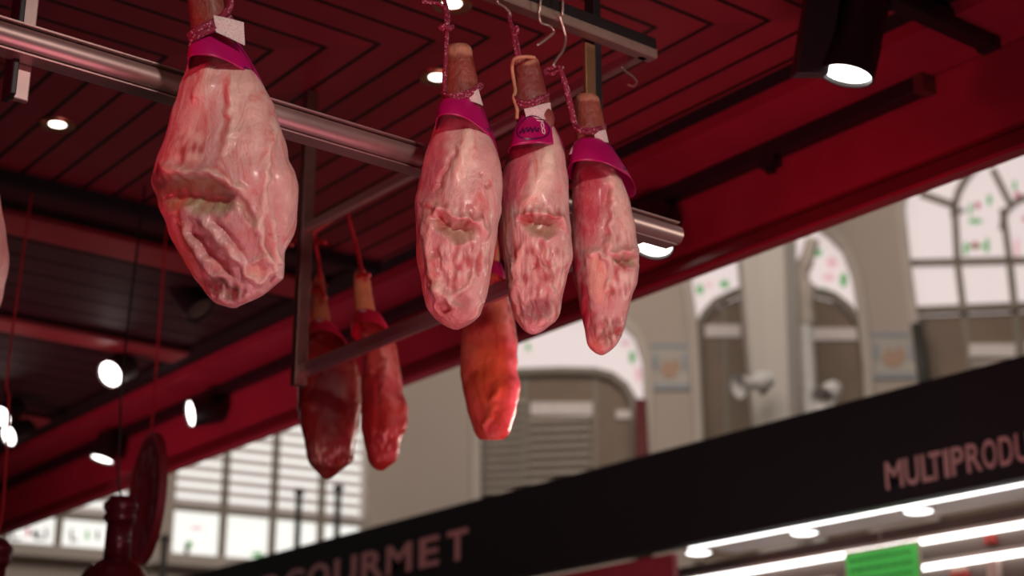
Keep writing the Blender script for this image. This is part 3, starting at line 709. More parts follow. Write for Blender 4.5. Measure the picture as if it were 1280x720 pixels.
# ---- back hams
XB = 2.23
pl = PX(XB)
B1 = (.46, .10, .055); B2 = (.62, .20, .09)
h5 = thing('cured_ham', pl(398, 345), 'dark maroon cured ham hanging beside the back post, leftmost behind the side rail', 'ham', G_BACK)
rows = [(406, 388, 418), (426, 386, 433), (444, 379, 444), (473, 373, 450), (502, 372, 451), (531, 376, 449), (552, 381, 445), (575, 385, 443), (587, 394, 429), (597, 402, 416), (599, 406, 411)]
feats = [('zone', 410, 490, 30, 60, 0, .6, (.16, .016, .022), .85), ('line', [(400, 560), (420, 572), (425, 585)], 4, .004, (.5, .18, .08), .5), ('pit', 415, 575, 8, 8, 0, .005, DEEP, .5), ('line', [(440, 450), (446, 500), (442, 545)], 4, .004, B2, .5), ('rough', 412, 565, 26, 20, .005)]  # dark middle and lighter right edge paint shade and side light in
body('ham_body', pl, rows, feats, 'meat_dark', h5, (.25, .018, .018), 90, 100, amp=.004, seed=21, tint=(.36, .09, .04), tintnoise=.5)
body('shank', pl, [(341, 395, 404), (350, 391, 406), (375, 389, 409), (400, 389, 413), (414, 392, 414)], [], 'skin', h5, (.42, .13, .05), 30, 36, amp=.003, seed=22)
co = Collar(pl, (390, 405), (418, 407), (384, 430), (436, 434), 4)
cb = co.mesh(n=48).build('paper_band', 'collar_under', h5, True)
co.mesh(2.55, 3.0, .1, .95, .002, 6, 6).build('white_edge', 'pale', cb); co.mesh(1.5, 1.9, .12, .3, .002, 6, 3).build('white_mark', 'pale', cb)
b = MB(); b.tube(ropeline(pl, [(401, 349, .02), (398, 325, .01), (394, 303, .0), (393, 286, -.02)])+loop_y(ropeline(pl, [(393, 286, -.02)])[0].y), .0060); b.tube(ropeline(pl, [(386, 300), (394, 303), (403, 302), (407, 304)]), .006)
b.tube(ropeline(pl, [(391, 366, .03), (398, 360, .04), (407, 372, .03)]), .006); b.build('rope', 'rope_red', h5, True)
h6 = thing('cured_ham', pl(452, 342), 'slim reddish cured ham with a highlight painted along its right edge, second behind the side rail', 'ham', G_BACK)
rows = [(398, 446, 478), (412, 450, 488), (432, 455, 495), (458, 454, 500), (487, 452, 503), (512, 452, 509), (531, 452, 509), (546, 455, 503), (563, 459, 500), (575, 461, 496), (584, 466, 486), (588, 472, 480)]
feats = [('zone', 490, 470, 12, 60, -6, .7, (.80, .42, .36), .8), ('line', [(478, 432), (484, 460), (480, 490)], 4, .006, (.8, .45, .38), .6), ('line', [(468, 440), (472, 490), (474, 540)], 4, -.005, DEEP, .6), ('pit', 500, 525, 6, 8, 0, .005, DEEP, .6), ('rough', 485, 550, 20, 20, .005), ('zone', 460, 490, 12, 70, 0, .6, (.35, .03, .03), .7)]  # pale right zone is a highlight from the hall side, painted in
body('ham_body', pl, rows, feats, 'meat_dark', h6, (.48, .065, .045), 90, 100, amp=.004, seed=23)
body('shank', pl, [(336, 447, 455), (345, 443, 460), (365, 443, 464), (390, 445, 469), (404, 448, 472)], [], 'skin', h6, (.6, .27, .10), 30, 36, amp=.003, seed=24)
co = Collar(pl, (444, 393), (477, 396), (439, 418), (490, 422), 4)
cb = co.mesh(n=48).build('paper_band', 'collar_under', h6, True)
co.mesh(2.55, 3.0, .1, .95, .002, 6, 6).build('white_edge', 'pale', cb); co.mesh(1.6, 2.0, .12, .3, .002, 6, 3).build('white_mark', 'pale', cb)  # white edge imitates a highlight on the left of the band
b = MB(); b.tube(ropeline(pl, [(453, 342, .02), (447, 315, .01), (441, 292, .0), (436, 274, -.01), (434, 262, -.04)])+loop_y(ropeline(pl, [(434, 262, -.04)])[0].y), .0060); b.tube(ropeline(pl, [(444, 358, .02), (450, 344, .03), (462, 344, .02)]), .006); b.build('rope', 'rope_red', h6, True)
h7 = thing('cured_ham', pl(615, 320), 'orange-brown cured ham hanging below and between the second and third front hams', 'ham', G_BACK)
rows = [(340, 604, 626), (352, 601, 630), (366, 594, 634), (380, 587, 638), (395, 582, 642), (410, 579, 645), (430, 577, 647), (460, 575, 646), (485, 577, 649), (510, 582, 645), (530, 589, 640), (543, 593, 635), (549, 598, 629)]
feats = [('zone', 612, 470, 32, 55, 0, .6, (.60, .26, .07), .9), ('zone', 598, 395, 26, 30, 30, .6, (.30, .02, .03), .85), ('line', [(632, 380), (640, 420), (644, 470), (640, 530)], 5, .004, (.9, .62, .52), .8),  # orange lower zone, dark top, pale right edge: light and shadow painted in
 ('pit', 610, 488, 10, 12, 0, .005, (.4, .08, .03), .6), ('line', [(625, 475), (615, 510), (604, 540)], 3, .005, (.75, .38, .12), .6), ('zone', 610, 540, 30, 16, 0, .7, (.55, .12, .08), .6), ('pit', 590, 465, 9, 8, 0, .003, (.45, .08, .03), .5)]
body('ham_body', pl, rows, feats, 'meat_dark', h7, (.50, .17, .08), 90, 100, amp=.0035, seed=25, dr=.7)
body('shank', pl, [(290, 608, 620), (300, 606, 622), (325, 605, 624), (348, 605, 626)], [], 'skin', h7, (.55, .22, .08), 30, 36, amp=.003, seed=26)
Collar(pl, (604, 330), (627, 332), (598, 352), (634, 358), 4).mesh(n=48).build('paper_band', 'magenta', h7, True)
b = MB(); b.tube(ropeline(pl, [(614, 296, .02), (613, 260, .0), (612, 220, -.04)])+loop_y(ropeline(pl, [(612, 220, -.04)])[0].y), .005); b.tube(ropeline(pl, [(621, 306, .04), (617, 325, .05), (622, 340, .05), (619, 352, .05)]), .002); b.build('rope', 'rope_red', h7, True)
MB().lathe(near(pl(621, 355), .05), U, [(-.007, .002), (-.005, .007), (.004, .007), (.007, .002)], 14).build('seal', 'magenta', h7, True)

# ================================================================== PENDANT LAMPS AND ROUND SIGN
def pendant(label, x, ytop, D, cordpx, cordmat):
    P = onf(x, ytop, D); k = D/FPX
    t = thing('pendant_lamp', P, label, 'lamp', 'dark red bottle-necked pendant lamps')
    sc = lambda prof: [(a*k/cos(PITCH), r*k) for a, r in prof]
    MB().lathe(P, -ZU, sc([(0, 11), (1, 14), (5, 17), (9, 21), (13, 21.5), (17, 19), (20, 17.5), (23, 20), (27, 20), (31, 17)]), 32).build('cap', 'lamp', t, 'auto')
    MB().lathe(P, -ZU, sc([(30, 15.5), (74, 16.5)]), 32).build('neck', 'lamp', t, True)
    MB().lathe(P, -ZU, sc([(74, 17), (78, 24), (84, 33), (93, 40), (106, 46), (122, 54), (140, 66), (143, 65), (122, 52), (100, 42), (88, 30)]), 40, True, False).build('lamp_shade', 'lamp', t, True)
    c = [onf(a, q, D) for a, q in cordpx]
    top = P.copy(); top.z = up(2.12)
    MB().tube(smooth_path([P]+c+[top]), .0035, 8).build('cord', cordmat, t, True)
    return t
pendant('dark red pendant lamp with a bottle-shaped neck, hanging before the round sign', 152, 621, 4.9, [(148, 600), (150, 540), (155, 450)], 'black')
pendant('dark red pendant lamp on a red cord, cut by the left picture edge', -4, 674, 4.9, [(3, 640), (8, 570), (11, 500), (11, 450)], 'rope_red')
Pd = onf(183, 623, 5.3); hn = radians(-78.5); nd = V((sin(hn), cos(hn), 0)); td = V((nd.y, -nd.x, 0)); rad = .218
rs = thing('round_sign', Pd, 'dark red round hanging sign seen almost edge-on behind the bottle-necked lamp', 'sign')
MB().lathe(Pd, nd, [(-.010, rad*.95), (.008, rad*.95)], 64).build('disc', 'disc', rs, 'auto')
MB().lathe(Pd, nd, [(-.013, rad), (.013, rad), (.013, rad*.94), (-.013, rad*.94), (-.013, rad)], 64, False, False).build('rim', 'disc_rim', rs, 'auto')
b = MB()
for k in range(10):
    a = k*2*pi/10; q = Pd+nd*.010+(td*cos(a)+ZU*sin(a))*rad*.62; b.box(q, .020, .035, .003, td, ZU, nd)
b.lathe(Pd+nd*.008, nd, [(0, rad*.35), (.004, rad*.35)], 32); b.build('raised_emblem', 'red_dark', rs)
top = Pd+ZU*rad; tp = top.copy(); tp.z = up(2.12)
MB().tube([top, tp], .004, 8).build('cord', 'rope_red', rs)

# ================================================================== STALL ACROSS THE AISLE
XS = 6.0; z0, z1 = onx(1060, 640, 6.0).z, up(2.030)
sg = thing('stall_sign', (XS, 8, z0), 'long black stall fascia across the aisle with rose lettering', 'sign')
MB().box((XS+.05, 9.0, (z0+z1)/2), .05, 7.5, (z1-z0)/2).build('sign_board', 'sign', sg, bevel=.004)
def lettering(spans, zb, zt, bold):
    mb = MB()
    for ch, x0, x1, ym in spans:
        cu = bpy.data.curves.new('t', 'FONT'); cu.body = ch; cu.size = 1; cu.extrude = .02; cu.offset = bold
        o = bpy.data.objects.new('t', cu); COL.objects.link(o); bpy.context.view_layer.update()
        me = bpy.data.meshes.new_from_object(o.evaluated_get(bpy.context.evaluated_depsgraph_get())); bpy.data.objects.remove(o)
        xs = [v.co.x for v in me.vertices]; ys = [v.co.y for v in me.vertices]; a0, a1, b0, b1 = min(xs), max(xs), min(ys), max(ys)
        ya, yb = onx(x0, ym, XS).y, onx(x1, ym, XS).y
        mb.add([(XS-.004-v.co.z*.2, ya+(yb-ya)*(v.co.x-a0)/(a1-a0), zb+(zt-zb)*(v.co.y-b0)/(b1-b0)) for v in me.vertices], [tuple(p.vertices) for p in me.polygons])
    return mb.build('lettering', 'letters', sg)
lettering([(c, a, b_, 595-(a-1108)*.235) for c, a, b_ in (('M', 1108, 1130), ('U', 1132.5, 1150), ('L', 1153, 1167), ('T', 1162.5, 1178), ('I', 1181, 1187), ('P', 1190, 1206), ('R', 1209, 1228), ('O', 1229, 1247), ('D', 1250, 1267), ('U', 1270, 1288))], up(1.553), up(1.684), .012)
lettering([(c, a, b_, 680+(572-a)*.2) for c, a, b_ in (('R', 330, 353), ('G', 357, 381), ('O', 386, 412), ('U', 419, 446), ('R', 453, 480), ('M', 484, 515), ('E', 525, 549), ('T', 560, 585))], up(1.665), up(1.862), .02)
# canopy behind the fascia
def hbox(name, x0, x1, y0, y1, za, zb, m, label, cat):
    o = MB().box(((x0+x1)/2, (y0+y1)/2, 0), (x1-x0)/2, (y1-y0)/2, (zb-za)/2).build(name, m); o.location.z = (za+zb)/2
    return tag(o, label, cat)
hbox('canopy', XS+.14, 6.50, 2.0, 6.32, up(1.50), up(1.525), 'soffit', 'pale lit canopy underside behind the black fascia, holding round lights', 'canopy')
hbox('shelf_unit', 6.60, 6.66, 2.0, 7.1, up(.6), up(1.50), 'shelf_back', 'brown back panel of the stall under the black fascia', 'panel')
hbox('valance', XS+.02, XS+.06, 6.34, 8.2, up(1.20), up(1.455), 'valance', 'dull red valance below the black fascia, left of the lit tubes', 'valance')
def tubelight(x, y0, y1, z, r, label):
    t = thing('tube_light', (x, (y0+y1)/2, z), label, 'light', 'white tube lights of the stall across the aisle')
    MB().tube([(x, y0, z), (x, y1, z)], r, 12).build('tube', 'led', t, True)
    MB().bar((x, y0-.01, z+r*1.3), (x, y1+.01, z+r*1.3), r*2.6, r*1.2).build('batten', 'soffit', t, bevel=0)
    xe = 6.099 if x < 6.3 else 6.601
    for yy in (y0+.15, (y0+y1)/2, y1-.15): MB().box(((x+xe)/2, yy, z+r*1.3), abs(xe-x)/2, .012, r*.5).build('clip', 'soffit', t)
    return t
tubelight(XS+.122, 2.2, 6.31, onx(1060, 646.5, XS+.122).z, .009, 'white tube light along the bottom edge of the black fascia, highest of three')
P = onx(1280, 655, 6.565); P2 = onx(850, 722, 6.5)
tubelight(6.565, 2.2, onx(856, 721, 6.565).y, P.z, .016, 'middle white tube light running above the green price card')
tubelight(6.565, 2.2, onx(1147, 708, 6.565).y, onx(1280, 690, 6.565).z, .016, 'lowest white tube light, starting at the right of the green price card')
tubelight(6.565, onx(1040, 725, 6.565).y, 6.2, onx(1280, 690, 6.565).z, .016, 'white tube light barely seen at the bottom edge, left of the green price card')
def candown(p, label):
    t = thing('round_downlight', p, label, 'downlight', 'round lights in the canopy across the aisle')
    MB().lathe(p, -ZU, [(-.006, .082), (.004, .080), (.006, .072)], 32).build('ring', 'soffit', t, 'auto')
    MB().lathe(p, -ZU, [(.005, .071), (.010, .06), (.011, .001)], 32, False, True).build('lamp', 'led', t, True)
    return t
c0 = candown(onz(873, 690, 1.494), 'round canopy light at the left end of the lit tubes')
copy_thing(c0, onz(1005, 665, 1.494), 'middle round canopy light between the two long tubes')
copy_thing(c0, onz(1148, 638, 1.494), 'round canopy light under the rose lettering, rightmost of three')
cd = thing('price_card', onx(1102, 705, 6.3), 'bright green handwritten price card hanging under the tube lights', 'card')
q = [onx(x, y, 6.3) for x, y in ((1058, 694), (1147, 688), (1147, 740), (1058, 746))]
ya, yb = q[0].y, q[1].y; zt = q[0].z; zb = zt-.21
MB().box((6.305, (ya+yb)/2, (zt+zb)/2), .006, abs(ya-yb)/2+.012, (zt-zb)/2+.014).build('frame', 'tanframe', cd)
cc = MB().box((6.296, (ya+yb)/2, (zt+zb)/2), .003, abs(ya-yb)/2, (zt-zb)/2).build('card_face', 'card', cd)
for r in range(3):
    y = ya-.03
    b = MB(); pts = []; k = 0
    while y > yb+.03:
        pts.append((6.2925, y, zt-.035-r*.05+random.uniform(.004, .013)*(1 if k % 2 else -1))); y -= random.uniform(.004, .012); k += 1
    b.tube(pts, .0026, 6).build('handwriting', 'ink', cd)
MB().tube([(6.3, (ya+yb)/2, zt), (6.3, (ya+yb)/2, up(1.49))], .002, 6).build('string', 'wire', cd)
def packet(px, py, w, h, label, m, top):
    P = onx(px, py, 6.5805); t = thing('food_packet', P, label, 'packet', 'red packets hanging on the back panel')
    b = MB(); b.box(P, .02, w, h); b.build('bag', m, t, bevel=.008)
    MB().box(P+ZU*(h+.008)-V((.0, 0, 0)), .012, w*.9, .012).build('header', top, t)
packet(1243, 712, .034, .05, 'cream and red packet hanging below the lowest tube at lower right', 'pack_cream', 'pack_red')
packet(1238, 677, .03, .012, 'small red packet between the two right-hand tubes', 'pack_red', 'pack_red')
packet(1200, 722, .05, .03, 'dull red packet at the bottom edge beside the green card', 'pack_red', 'pack_cream')

# ================================================================== MARKET HALL
anchor = ray(840, 480); anchor = anchor*(24/sqrt(anchor.x**2+anchor.y**2)); anchor = EYE+anchor; anchor.z = 0
h_r = HEAD-radians(80); WR = Wall(anchor, (-sin(h_r), -cos(h_r), 0))
u0, _ = WR.uz(528, 480); corner = WR.at(u0, 0)
h_l = HEAD+radians(62.5); WL = Wall(corner, (sin(h_l), cos(h_l), 0))
# ---- right wall with arched openings
A1 = [(811, 700), (811, 488), (809, 452), (798, 420), (776, 398), (752, 384), (705, 374), (660, 382), (628, 402), (606, 432), (597, 470), (595, 520), (595, 700)]
A2 = [(873, 700), (873, 533), (866, 406), (858, 352), (866, 320), (885, 292), (915, 268), (955, 255), (1000, 262), (1035, 287), (1057, 309), (1071, 345), (1078, 388), (1085, 460), (1095, 700)]
A3 = [(1172, 700), (1152, 472), (1140, 387), (1132, 327), (1125, 262), (1132, 220), (1155, 185), (1190, 160), (1240, 145), (1290, 142), (1345, 150), (1395, 175), (1425, 215), (1436, 270), (1440, 330), (1450, 470), (1460, 700)]
zt = 16
outer = [(u0, 0), (12, 0), (12, zt), (u0, zt)]
struct(WR.plate('wall_right', [outer]+[WR.loops([a])[0] for a in (A1, A2, A3)], .5, 'wall'))
def window(wall, name, label, outline, offp=-.45):
    return struct(thing(name, wall.px(*outline[0]), None, None))
def wthing(name, loc):
    o = bpy.data.objects.new(name, None); COL.objects.link(o); o.location = loc; o['kind'] = 'structure'; return o
def poly(wall, name, px, m, parent, off, d=.05, holes=()): return wall.plate(name, wall.loops([px]+list(holes)), d, m, parent, off)
def blob(wall, px, r, m, parent, off, name):
    L = arc(px[0], px[1], r[0], r[1], 0, 350, 14); return poly(wall, name, L, m, parent, off, .03)
def barpx(wall, b, p, q, w, off, d=.12):
    P = wall.px(*p, off); Q = wall.px(*q, off); b.bar(P, Q, w, d, upv=wall.n, bev=.1)
def louvres(wall, name, xa, xb, ya, yb, n, m, parent, off, th=.5):
    b = MB()
    for i in range(n):
        y = ya+(yb-ya)*(i+.5)/n
        P = wall.px(xa, y, off); Q = wall.px(xb, y, off); h = abs(wall.px(xa, ya, off).z-wall.px(xa, yb, off).z)/n*th
        Q.z = P.z
        b.bar(P, Q, .04, h, bev=.1)
    return b.build(name, m, parent)
def win(k, wall, outline, inner, bands, slats, flowers, bars, extra=()):
    w = wthing('window_%d' % k, wall.px(*outline[0], -.3))
    poly(wall, 'pane', outline, 'glass', w, -.42, .04)
    if inner:
        poly(wall, 'shutter_panel', inner, 'louvre', w, -.30, .06)
        fr = MB(); pts = [wall.px(*p, -.24) for p in inner]
        for a, c in zip(pts, pts[1:]): fr.bar(a, c, .12, .14, upv=wall.n, bev=.1)
        fr.build('inner_frame', 'lead', w)
    for (xa, xb, ya, yb) in bands: poly(wall, 'light_band', [(xa, ya), (xb, ya), (xb, yb), (xa, yb)], 'louvre_lit', w, -.24, .05)
    for (xa, xb, ya, yb, n) in slats: louvres(wall, 'louvres', xa, xb, ya, yb, n, 'stone_trim', w, -.22, .42)
    for (x, y, rx, ry, m) in flowers: blob(wall, (x, y), (rx, ry), m, w, -.38, 'stained_glass')
    if bars:
        b = MB()
        for p, q, wd in bars: barpx(wall, b, p, q, wd, -.34)
        b.build('glazing_bars', 'lead', w)
    return w
inn1 = [(597, 700), (600, 500), (612, 474), (640, 466), (700, 464), (745, 465), (765, 470), (782, 483), (792, 500), (796, 540), (797, 700)]
w1 = win(1, WR, A1, inn1, [(660, 738, 498, 514), (768, 792, 508, 518)], [(604, 658, 500, 640, 14), (660, 738, 522, 640, 11)],
    [(787, 438, 4, 8, 'green'), (778, 420, 6, 3, 'pinkglass'), (795, 460, 4, 10, 'pinkglass'), (768, 405, 5, 3, 'green'), (655, 425, 3, 5, 'green')],
    [((745, 465), (745, 640), .10), ((657, 465), (657, 640), .10), ((598, 470), (740, 466), .14)])
b = MB(); P = WR.px(801, 500, .12); Q = WR.px(806, 700, .12); b.tube([P, (P+Q)/2, Q], [.09, .12, .12], 12)
cu = b.build('hanging_curtain', 'curtain', None, True); tag(cu, 'narrow dark red curtain at the right side of the left arched window', 'curtain')
inn2 = [(876, 700), (874, 406), (882, 392), (895, 378), (920, 366), (955, 358), (1000, 360), (1042, 370), (1062, 386), (1074, 404), (1082, 460), (1090, 700)]
win(2, WR, A2, inn2, [(880, 925, 400, 415), (1014, 1075, 404, 419)], [],
    [(873, 352, 5, 6, 'green'), (884, 346, 5, 3, 'pinkglass'), (904, 345, 6, 5, 'green'), (895, 365, 6, 3, 'pinkglass'), (1037, 336, 8, 5, 'pinkglass'), (1055, 340, 5, 9, 'green'), (1030, 352, 5, 3, 'green'), (1022, 305, 6, 5, 'green'), (1040, 318, 7, 7, 'pinkglass')],
    [((870, 406), (880, 406), .1), ((905, 372), (912, 640), .08), ((1012, 366), (1020, 640), .10)])
inn3 = [(1172, 700), (1152, 472), (1140, 389), (1280, 383), (1440, 378), (1455, 700)]
w3 = win(3, WR, A3, inn3, [(1214, 1272, 424, 440), (1285, 1350, 420, 436)], [(1216, 1272, 448, 520, 5)],
    [(1225, 245, 4, 4, 'rose'), (1222, 296, 5, 5, 'rose'), (1222, 297, 13, 2.2, 'green'), (1210, 300, 3, 9, 'green'), (1237, 296, 3, 10, 'green'), (1222, 265, 9, 3, 'green'), (1216, 250, 2.5, 8, 'green'), (1240, 238, 3, 7, 'green'), (1276, 232, 4, 4, 'rose'), (1272, 220, 2.5, 7, 'green'), (1275, 300, 3, 16, 'pinkglass'), (1286, 262, 4, 3, 'rose')],
    [((1132, 329), (1440, 322), .10), ((1193, 256), (1197, 329), .10), ((1197, 329), (1214, 470), .10), ((1253, 262), (1262, 326), .09), ((1262, 326), (1277, 470), .10), ((1330, 320), (1345, 470), .1), ((1150, 242), (1193, 257), .09)]
     + [(p, q, .11) for p, q in zip(arc(1292, 270, 100, 88, 180, 300, 12), arc(1292, 270, 100, 88, 180, 300, 12)[1:])]
     + [(p, q, .08) for p, q in zip(arc(1292, 286, 40, 40, 180, 330, 10), arc(1292, 286, 40, 40, 180, 330, 10)[1:])]
     + [((1241, 212), (1264, 258), .08), ((1193, 267), (1205, 262), .05)])
# pale stone surrounds
for k, (a, nm) in enumerate(((A1, 9), (A2, 10), (A3, 11))):
    b = MB(); pts = [WR.px(*p, .02) for p in a]
    for p, q in zip(pts, pts[1:]): b.bar(p, q, .16, .12, upv=WR.n, bev=.2)
    struct(b.build('trim_%d' % nm, 'stone_trim'))
# tile panels on the piers
def tilepanel(x0, x1, y0, y1, label):
    t = thing('tile_panel', WR.px(x0, y1, .02), label, 'tile panel', 'painted tile panels on the hall piers')
    poly(WR, 'tiles', [(x0, y0), (x1, y0), (x1, y1), (x0, y1)], 'tilebase', t, .03, .03)
    h = (y1-y0)
    for ya, yb in ((y0, y0+h*.10), (y1-h*.12, y1)): poly(WR, 'border', [(x0, ya), (x1, ya), (x1, yb), (x0, yb)], 'tileblue', t, .045, .02)
    cx, cy = (x0+x1)/2, (y0+y1)/2; w = (x1-x0)
    poly(WR, 'motif', [(cx-w*.26, cy+h*.05), (cx-w*.1, cy-h*.18), (cx, cy-h*.05), (cx+w*.14, cy-h*.2), (cx+w*.26, cy), (cx+w*.12, cy+h*.22), (cx-w*.12, cy+h*.25)], 'tileorange', t, .05, .02)
    for sx in (-.38, .38): poly(WR, 'leaf', arc(cx+w*sx, cy-h*.1, w*.07, h*.2, 0, 340, 10), 'tileblue', t, .05, .02)
tilepanel(814, 862, 430, 488, 'blue and orange tile panel on the pier left of the stone column')
tilepanel(1088, 1146, 416, 474, 'blue and orange tile panel on the pier right of the stone column')
# dark downpipe next to the big window
b = MB(); b.tube([WR.px(1146, 405, .15), WR.px(1160, 520, .15)], .09, 10); o = b.build('drain_pipe', 'darkgreen', None, True); tag(o, 'dark green vertical pipe at the left jamb of the big tracery window', 'pipe')
# stone column in front of the wall
Pc = WR.px(957, 300, 2.2); Pb = WR.px(972, 540, 2.2)
kk = depth(Pc)/FPX
cl = thing('stone_column', (Pc.x, Pc.y, 0), 'tall pale stone column in front of the middle arched window', 'column')
MB().lathe((Pc.x, Pc.y, 0), ZU, [(0, 30*kk), (Pb.z, 29*kk), (Pb.z+.12, 29*kk), (Pc.z-.1, 38*kk), (Pc.z+1.2, 41*kk), (Pc.z+3.5, 42*kk)], 8).build('shaft', 'stone', cl)
sp_ = WR.px(1005, 400, 1.8); sb = WR.px(1012, 600, 1.8)
ps = thing('slim_pillar', (sp_.x, sp_.y, 0), 'slim white pillar standing against the right side of the stone column', 'pillar')
MB().lathe((sp_.x, sp_.y, 0), ZU, [(0, .13), (sp_.z, .12)], 16).build('shaft', 'white', ps, 'auto')
MB().lathe((sp_.x, sp_.y, sp_.z), ZU, [(-.1, .13), (0, .17), (.25, .14), (.4, .2), (.5, .2)], 16).build('capital', 'stone_trim', ps, 'auto')
b = MB(); pts = [WR.px(*p, 1.8) for p in ((1004, 362), (1000, 345), (1008, 325), (1016, 300))]; b.tube(smooth_path(pts), [.14]*9+[.12]*8+[.1]*8, 10)
b.build('bracket', 'stone_trim', ps, True)
# horn loudspeakers
def horn(x, y, sgn, label):
    P = WR.px(x, y, 3.0); k = depth(P)/FPX; t = thing('horn_loudspeaker', P, label, 'loudspeaker', 'white horn loudspeakers on the hall column')
    d = (R*sgn-F*.55+U*-.15).normalized()
    MB().lathe(P, d, [(-.10, .03), (-.09, .11), (.02, .13), (.10, .13), (.13, .09)], 20).build('driver', 'white', t, 'auto')
    MB().lathe(P+d*.1, d, [(0, .06), (.12, .08), (.24, .12), (.32, .17), (.31, .15), (.1, .05)], 20, True, True).build('horn', 'white', t, 'auto')
    MB().tube([P, P+ZU*-.15-d*.02, P+F*.32-ZU*.2], .03, 8).build('bracket', 'lead', t, True)
horn(955, 476, -1, 'white horn loudspeaker pointing left, at the foot of the stone column')
horn(1040, 488, -.3, 'white rounded loudspeaker right of the slim white pillar')
# ---- left wall with shuttered windows
def rect(x0, x1, y0, y1): 
    return [(x0, y0), (x1, y0), (x1, y1), (x0, y1)]
def uzrect(wall, xa, xb, ya, yb, xm):
    ua, _ = wall.uz(xa, 600); ub, _ = wall.uz(xb, 600); _, z_a = wall.uz(xm, ya); _, z_b = wall.uz(xm, yb)
    return ua, ub, z_b, z_a
def shutwin(k, xa, xb, ytop, ysplit, ybot, mull, xm):
    ua, ub, zb, zt2 = uzrect(WL, xa, xb, ytop, ybot, xm); zs = WL.uz(xm, ysplit)[1]
    loop = [(ua, zb), (ub, zb), (ub, zt2), (ua, zt2)]
    w = wthing('window_%d' % k, WL.at(ua, zb, -.3))
    WL.plate('pane', [loop], .04, 'glass_bright', w, -.42)
    b = MB(); n = int((zt2-zs)/.165); 
    for i in range(n):
        z = zs+(i+.6)*(zt2-zs)/n; b.bar(WL.at(ua, z, -.25), WL.at(ub, z, -.25), .03, .092, bev=.1)
    b.build('blind_slats', 'slat', w)
    b = MB()
    for mx in mull:
        um = WL.uz(mx, 620)[0]; b.bar(WL.at(um, zb, -.2), WL.at(um, zt2, -.2), .10, .10, upv=WL.n, bev=.1)
    b.bar(WL.at(ua, zs, -.2), WL.at(ub, zs, -.2), .06, .10, bev=.1); b.build('glazing_bars', 'lead', w)
    b = MB(); b.bar(WL.at(ua-.3, zb-.1, .05), WL.at(ub+.3, zb-.1, .05), .3, .18, bev=.1); b.build('window_sill', 'stone_trim', w)
    return loop, w, zb
lA, wA, zA = shutwin(4, 221, 463, 440, 636, 698, (286, 348, 408), 285)
lB, wB, zB = shutwin(5, -120, 168, 560, 641, 684, (-52, 14, 81), 80)
ul = WL.uz(-400, 600)[0]
struct(WL.plate('wall_back.001', [[(ul, 0), (0, 0), (0, 16), (ul, 16)], lA, lB], .5, 'wall'))
# glass decorations
for x, y, rx, ry, m, w in ((243, 684, 2.5, 12, 'darkgreen', wA), (246, 676, 4, 5, 'green', wA), (332, 688, 8, 3, 'green', wA), (255, 655, 8, 2, 'pinkglass', wA), (22, 664, 1.6, 7, 'darkgreen', wB), (28, 668, 8, 1.2, 'darkgreen', wB), (42, 660, 2.5, 6, 'rose', wB), (52, 662, 5, 5, 'tileblue', wB), (65, 661, 1.6, 8, 'darkgreen', wB), (58, 668, 8, 1.2, 'darkgreen', wB), (97, 664, 1.6, 9, 'darkgreen', wB), (102, 670, 5, 1.2, 'darkgreen', wB), (117, 664, 2, 7, 'green', wB), (130, 664, 1.6, 7, 'darkgreen', wB)):
    blob(WL, (x, y), (rx, ry), m, w, -.36, 'stained_glass')
# thin dark posts standing in front of the windows
for x, ya, label in ((374, 618, 'thin dark post before the slatted window, below the maroon ham'), (423, 613, 'thin dark post at the right end of the slatted window'), (206, 676, 'short dark post on the pier left of the slatted window')):
    P = WL.px(x, ya, 3.0); t = thing('dark_post', (P.x, P.y, 0), label, 'post', 'thin dark posts in the hall')
    MB().lathe((P.x, P.y, 0), ZU, [(0, .045), (P.z, .045)], 10).build('pole', 'darkgreen', t, 'auto')
    MB().lathe((P.x, P.y, P.z), ZU, [(0, .07), (.05, .07), (.08, .03)], 10).build('cap', 'darkgreen', t, 'auto')

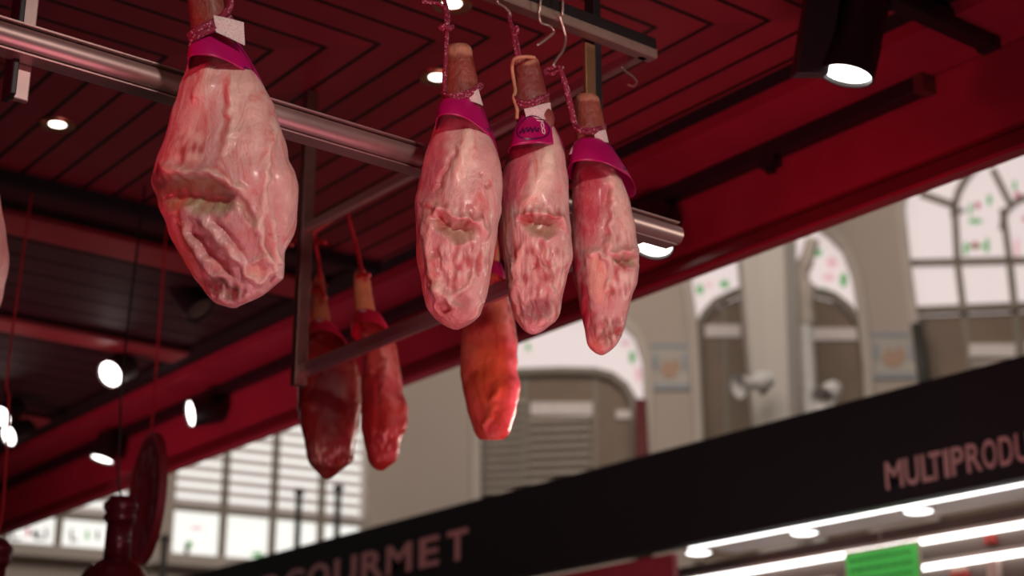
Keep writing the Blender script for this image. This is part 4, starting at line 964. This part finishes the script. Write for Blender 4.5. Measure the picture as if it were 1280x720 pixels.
# ================================================================== LIGHTS, SKY, CAMERA
def area(name, loc, target, size, power, col, spread=None):
    l = bpy.data.lights.new(name, 'AREA'); l.size = size; l.energy = power; l.color = col
    if spread: l.spread = radians(spread)
    o = bpy.data.objects.new(name, l); COL.objects.link(o); o.location = loc
    o.rotation_euler = (V(target)-V(loc)).to_track_quat('-Z', 'Y').to_euler(); return o
def spotl(name, loc, target, power, col, ang, blend=.5, r=.05):
    l = bpy.data.lights.new(name, 'SPOT'); l.energy = power; l.color = col; l.spot_size = radians(ang); l.spot_blend = blend; l.shadow_soft_size = r
    o = bpy.data.objects.new(name, l); COL.objects.link(o); o.location = loc
    o.rotation_euler = (V(target)-V(loc)).to_track_quat('-Z', 'Y').to_euler(); return o
HC = V((1.5, 2.12, up(1.03)))
spotl('key_spot', (.95, .15, up(1.75)), HC, 76, (1, .80, .735), 52, .6, .06)
spotl('aisle_spot', (3.9, .3, up(1.30)), HC, 48, (1, .88, .76), 40, .6, .10)
spotl('aisle_back_spot', (5.6, 3.7, up(1.15)), (2.25, 3.2, up(1.05)), 190, (1, .85, .74), 26, .5, .10)
spotl('red_left_spot', (-.35, .75, up(.55)), (1.78, 2.12, up(1.05)), 42, (1, .04, .13), 24, .8, .12)
area('red_left', (-1.6, 2.5, up(.9)), (1.08, 2.1, up(1.0)), .35, 3.5, (1, .06, .12), 60)
area('red_up', (1.5, 1.2, up(-.6)), (2.1, 3.0, up(2.0)), 1.2, 7.5, (1, .36, .44), 100)
area('red_back', (.6, 6.6, up(.0)), (3.3, 6.6, up(1.8)), 1.2, 15, (1, .25, .32), 110)
area('red_soffit', (2.5, 2.7, up(.8)), (3.3, 3.9, up(1.9)), .5, 3, (1, .08, .14))
area('hall_light', (9.5, 9, 13), WR.px(800, 440), 7, 640, (1, .89, .80))
area('hall_left_light', (3.5, 13, 12), WL.px(300, 640), 5, 180, (1, .92, .85))
area('sign_light', (4.2, 4.5, up(.2)), (6, 7.2, up(1.75)), 1.2, 12, (1, .9, .88))
w = bpy.data.worlds.new('World'); SC.world = w; w.use_nodes = True
bg = w.node_tree.nodes['Background']; bg.inputs[0].default_value = (.9, .82, .8, 1); bg.inputs[1].default_value = .04

cam = bpy.data.cameras.new('Camera'); co = bpy.data.objects.new('Camera', cam); COL.objects.link(co)
cam.sensor_width = 36; cam.sensor_fit = 'HORIZONTAL'; cam.lens = 36*FPX/1280; cam.clip_start = .05; cam.clip_end = 200
co.matrix_world = Matrix(((R.x, U.x, -F.x, EYE.x), (R.y, U.y, -F.y, EYE.y), (R.z, U.z, -F.z, EYE.z), (0, 0, 0, 1)))
cam.dof.use_dof = True; cam.dof.focus_distance = 2.72; cam.dof.aperture_fstop = 3.3
SC.camera = co
SC.view_settings.view_transform = 'Standard'
SC.view_settings.look = 'None'
SC.cycles.use_denoising = True
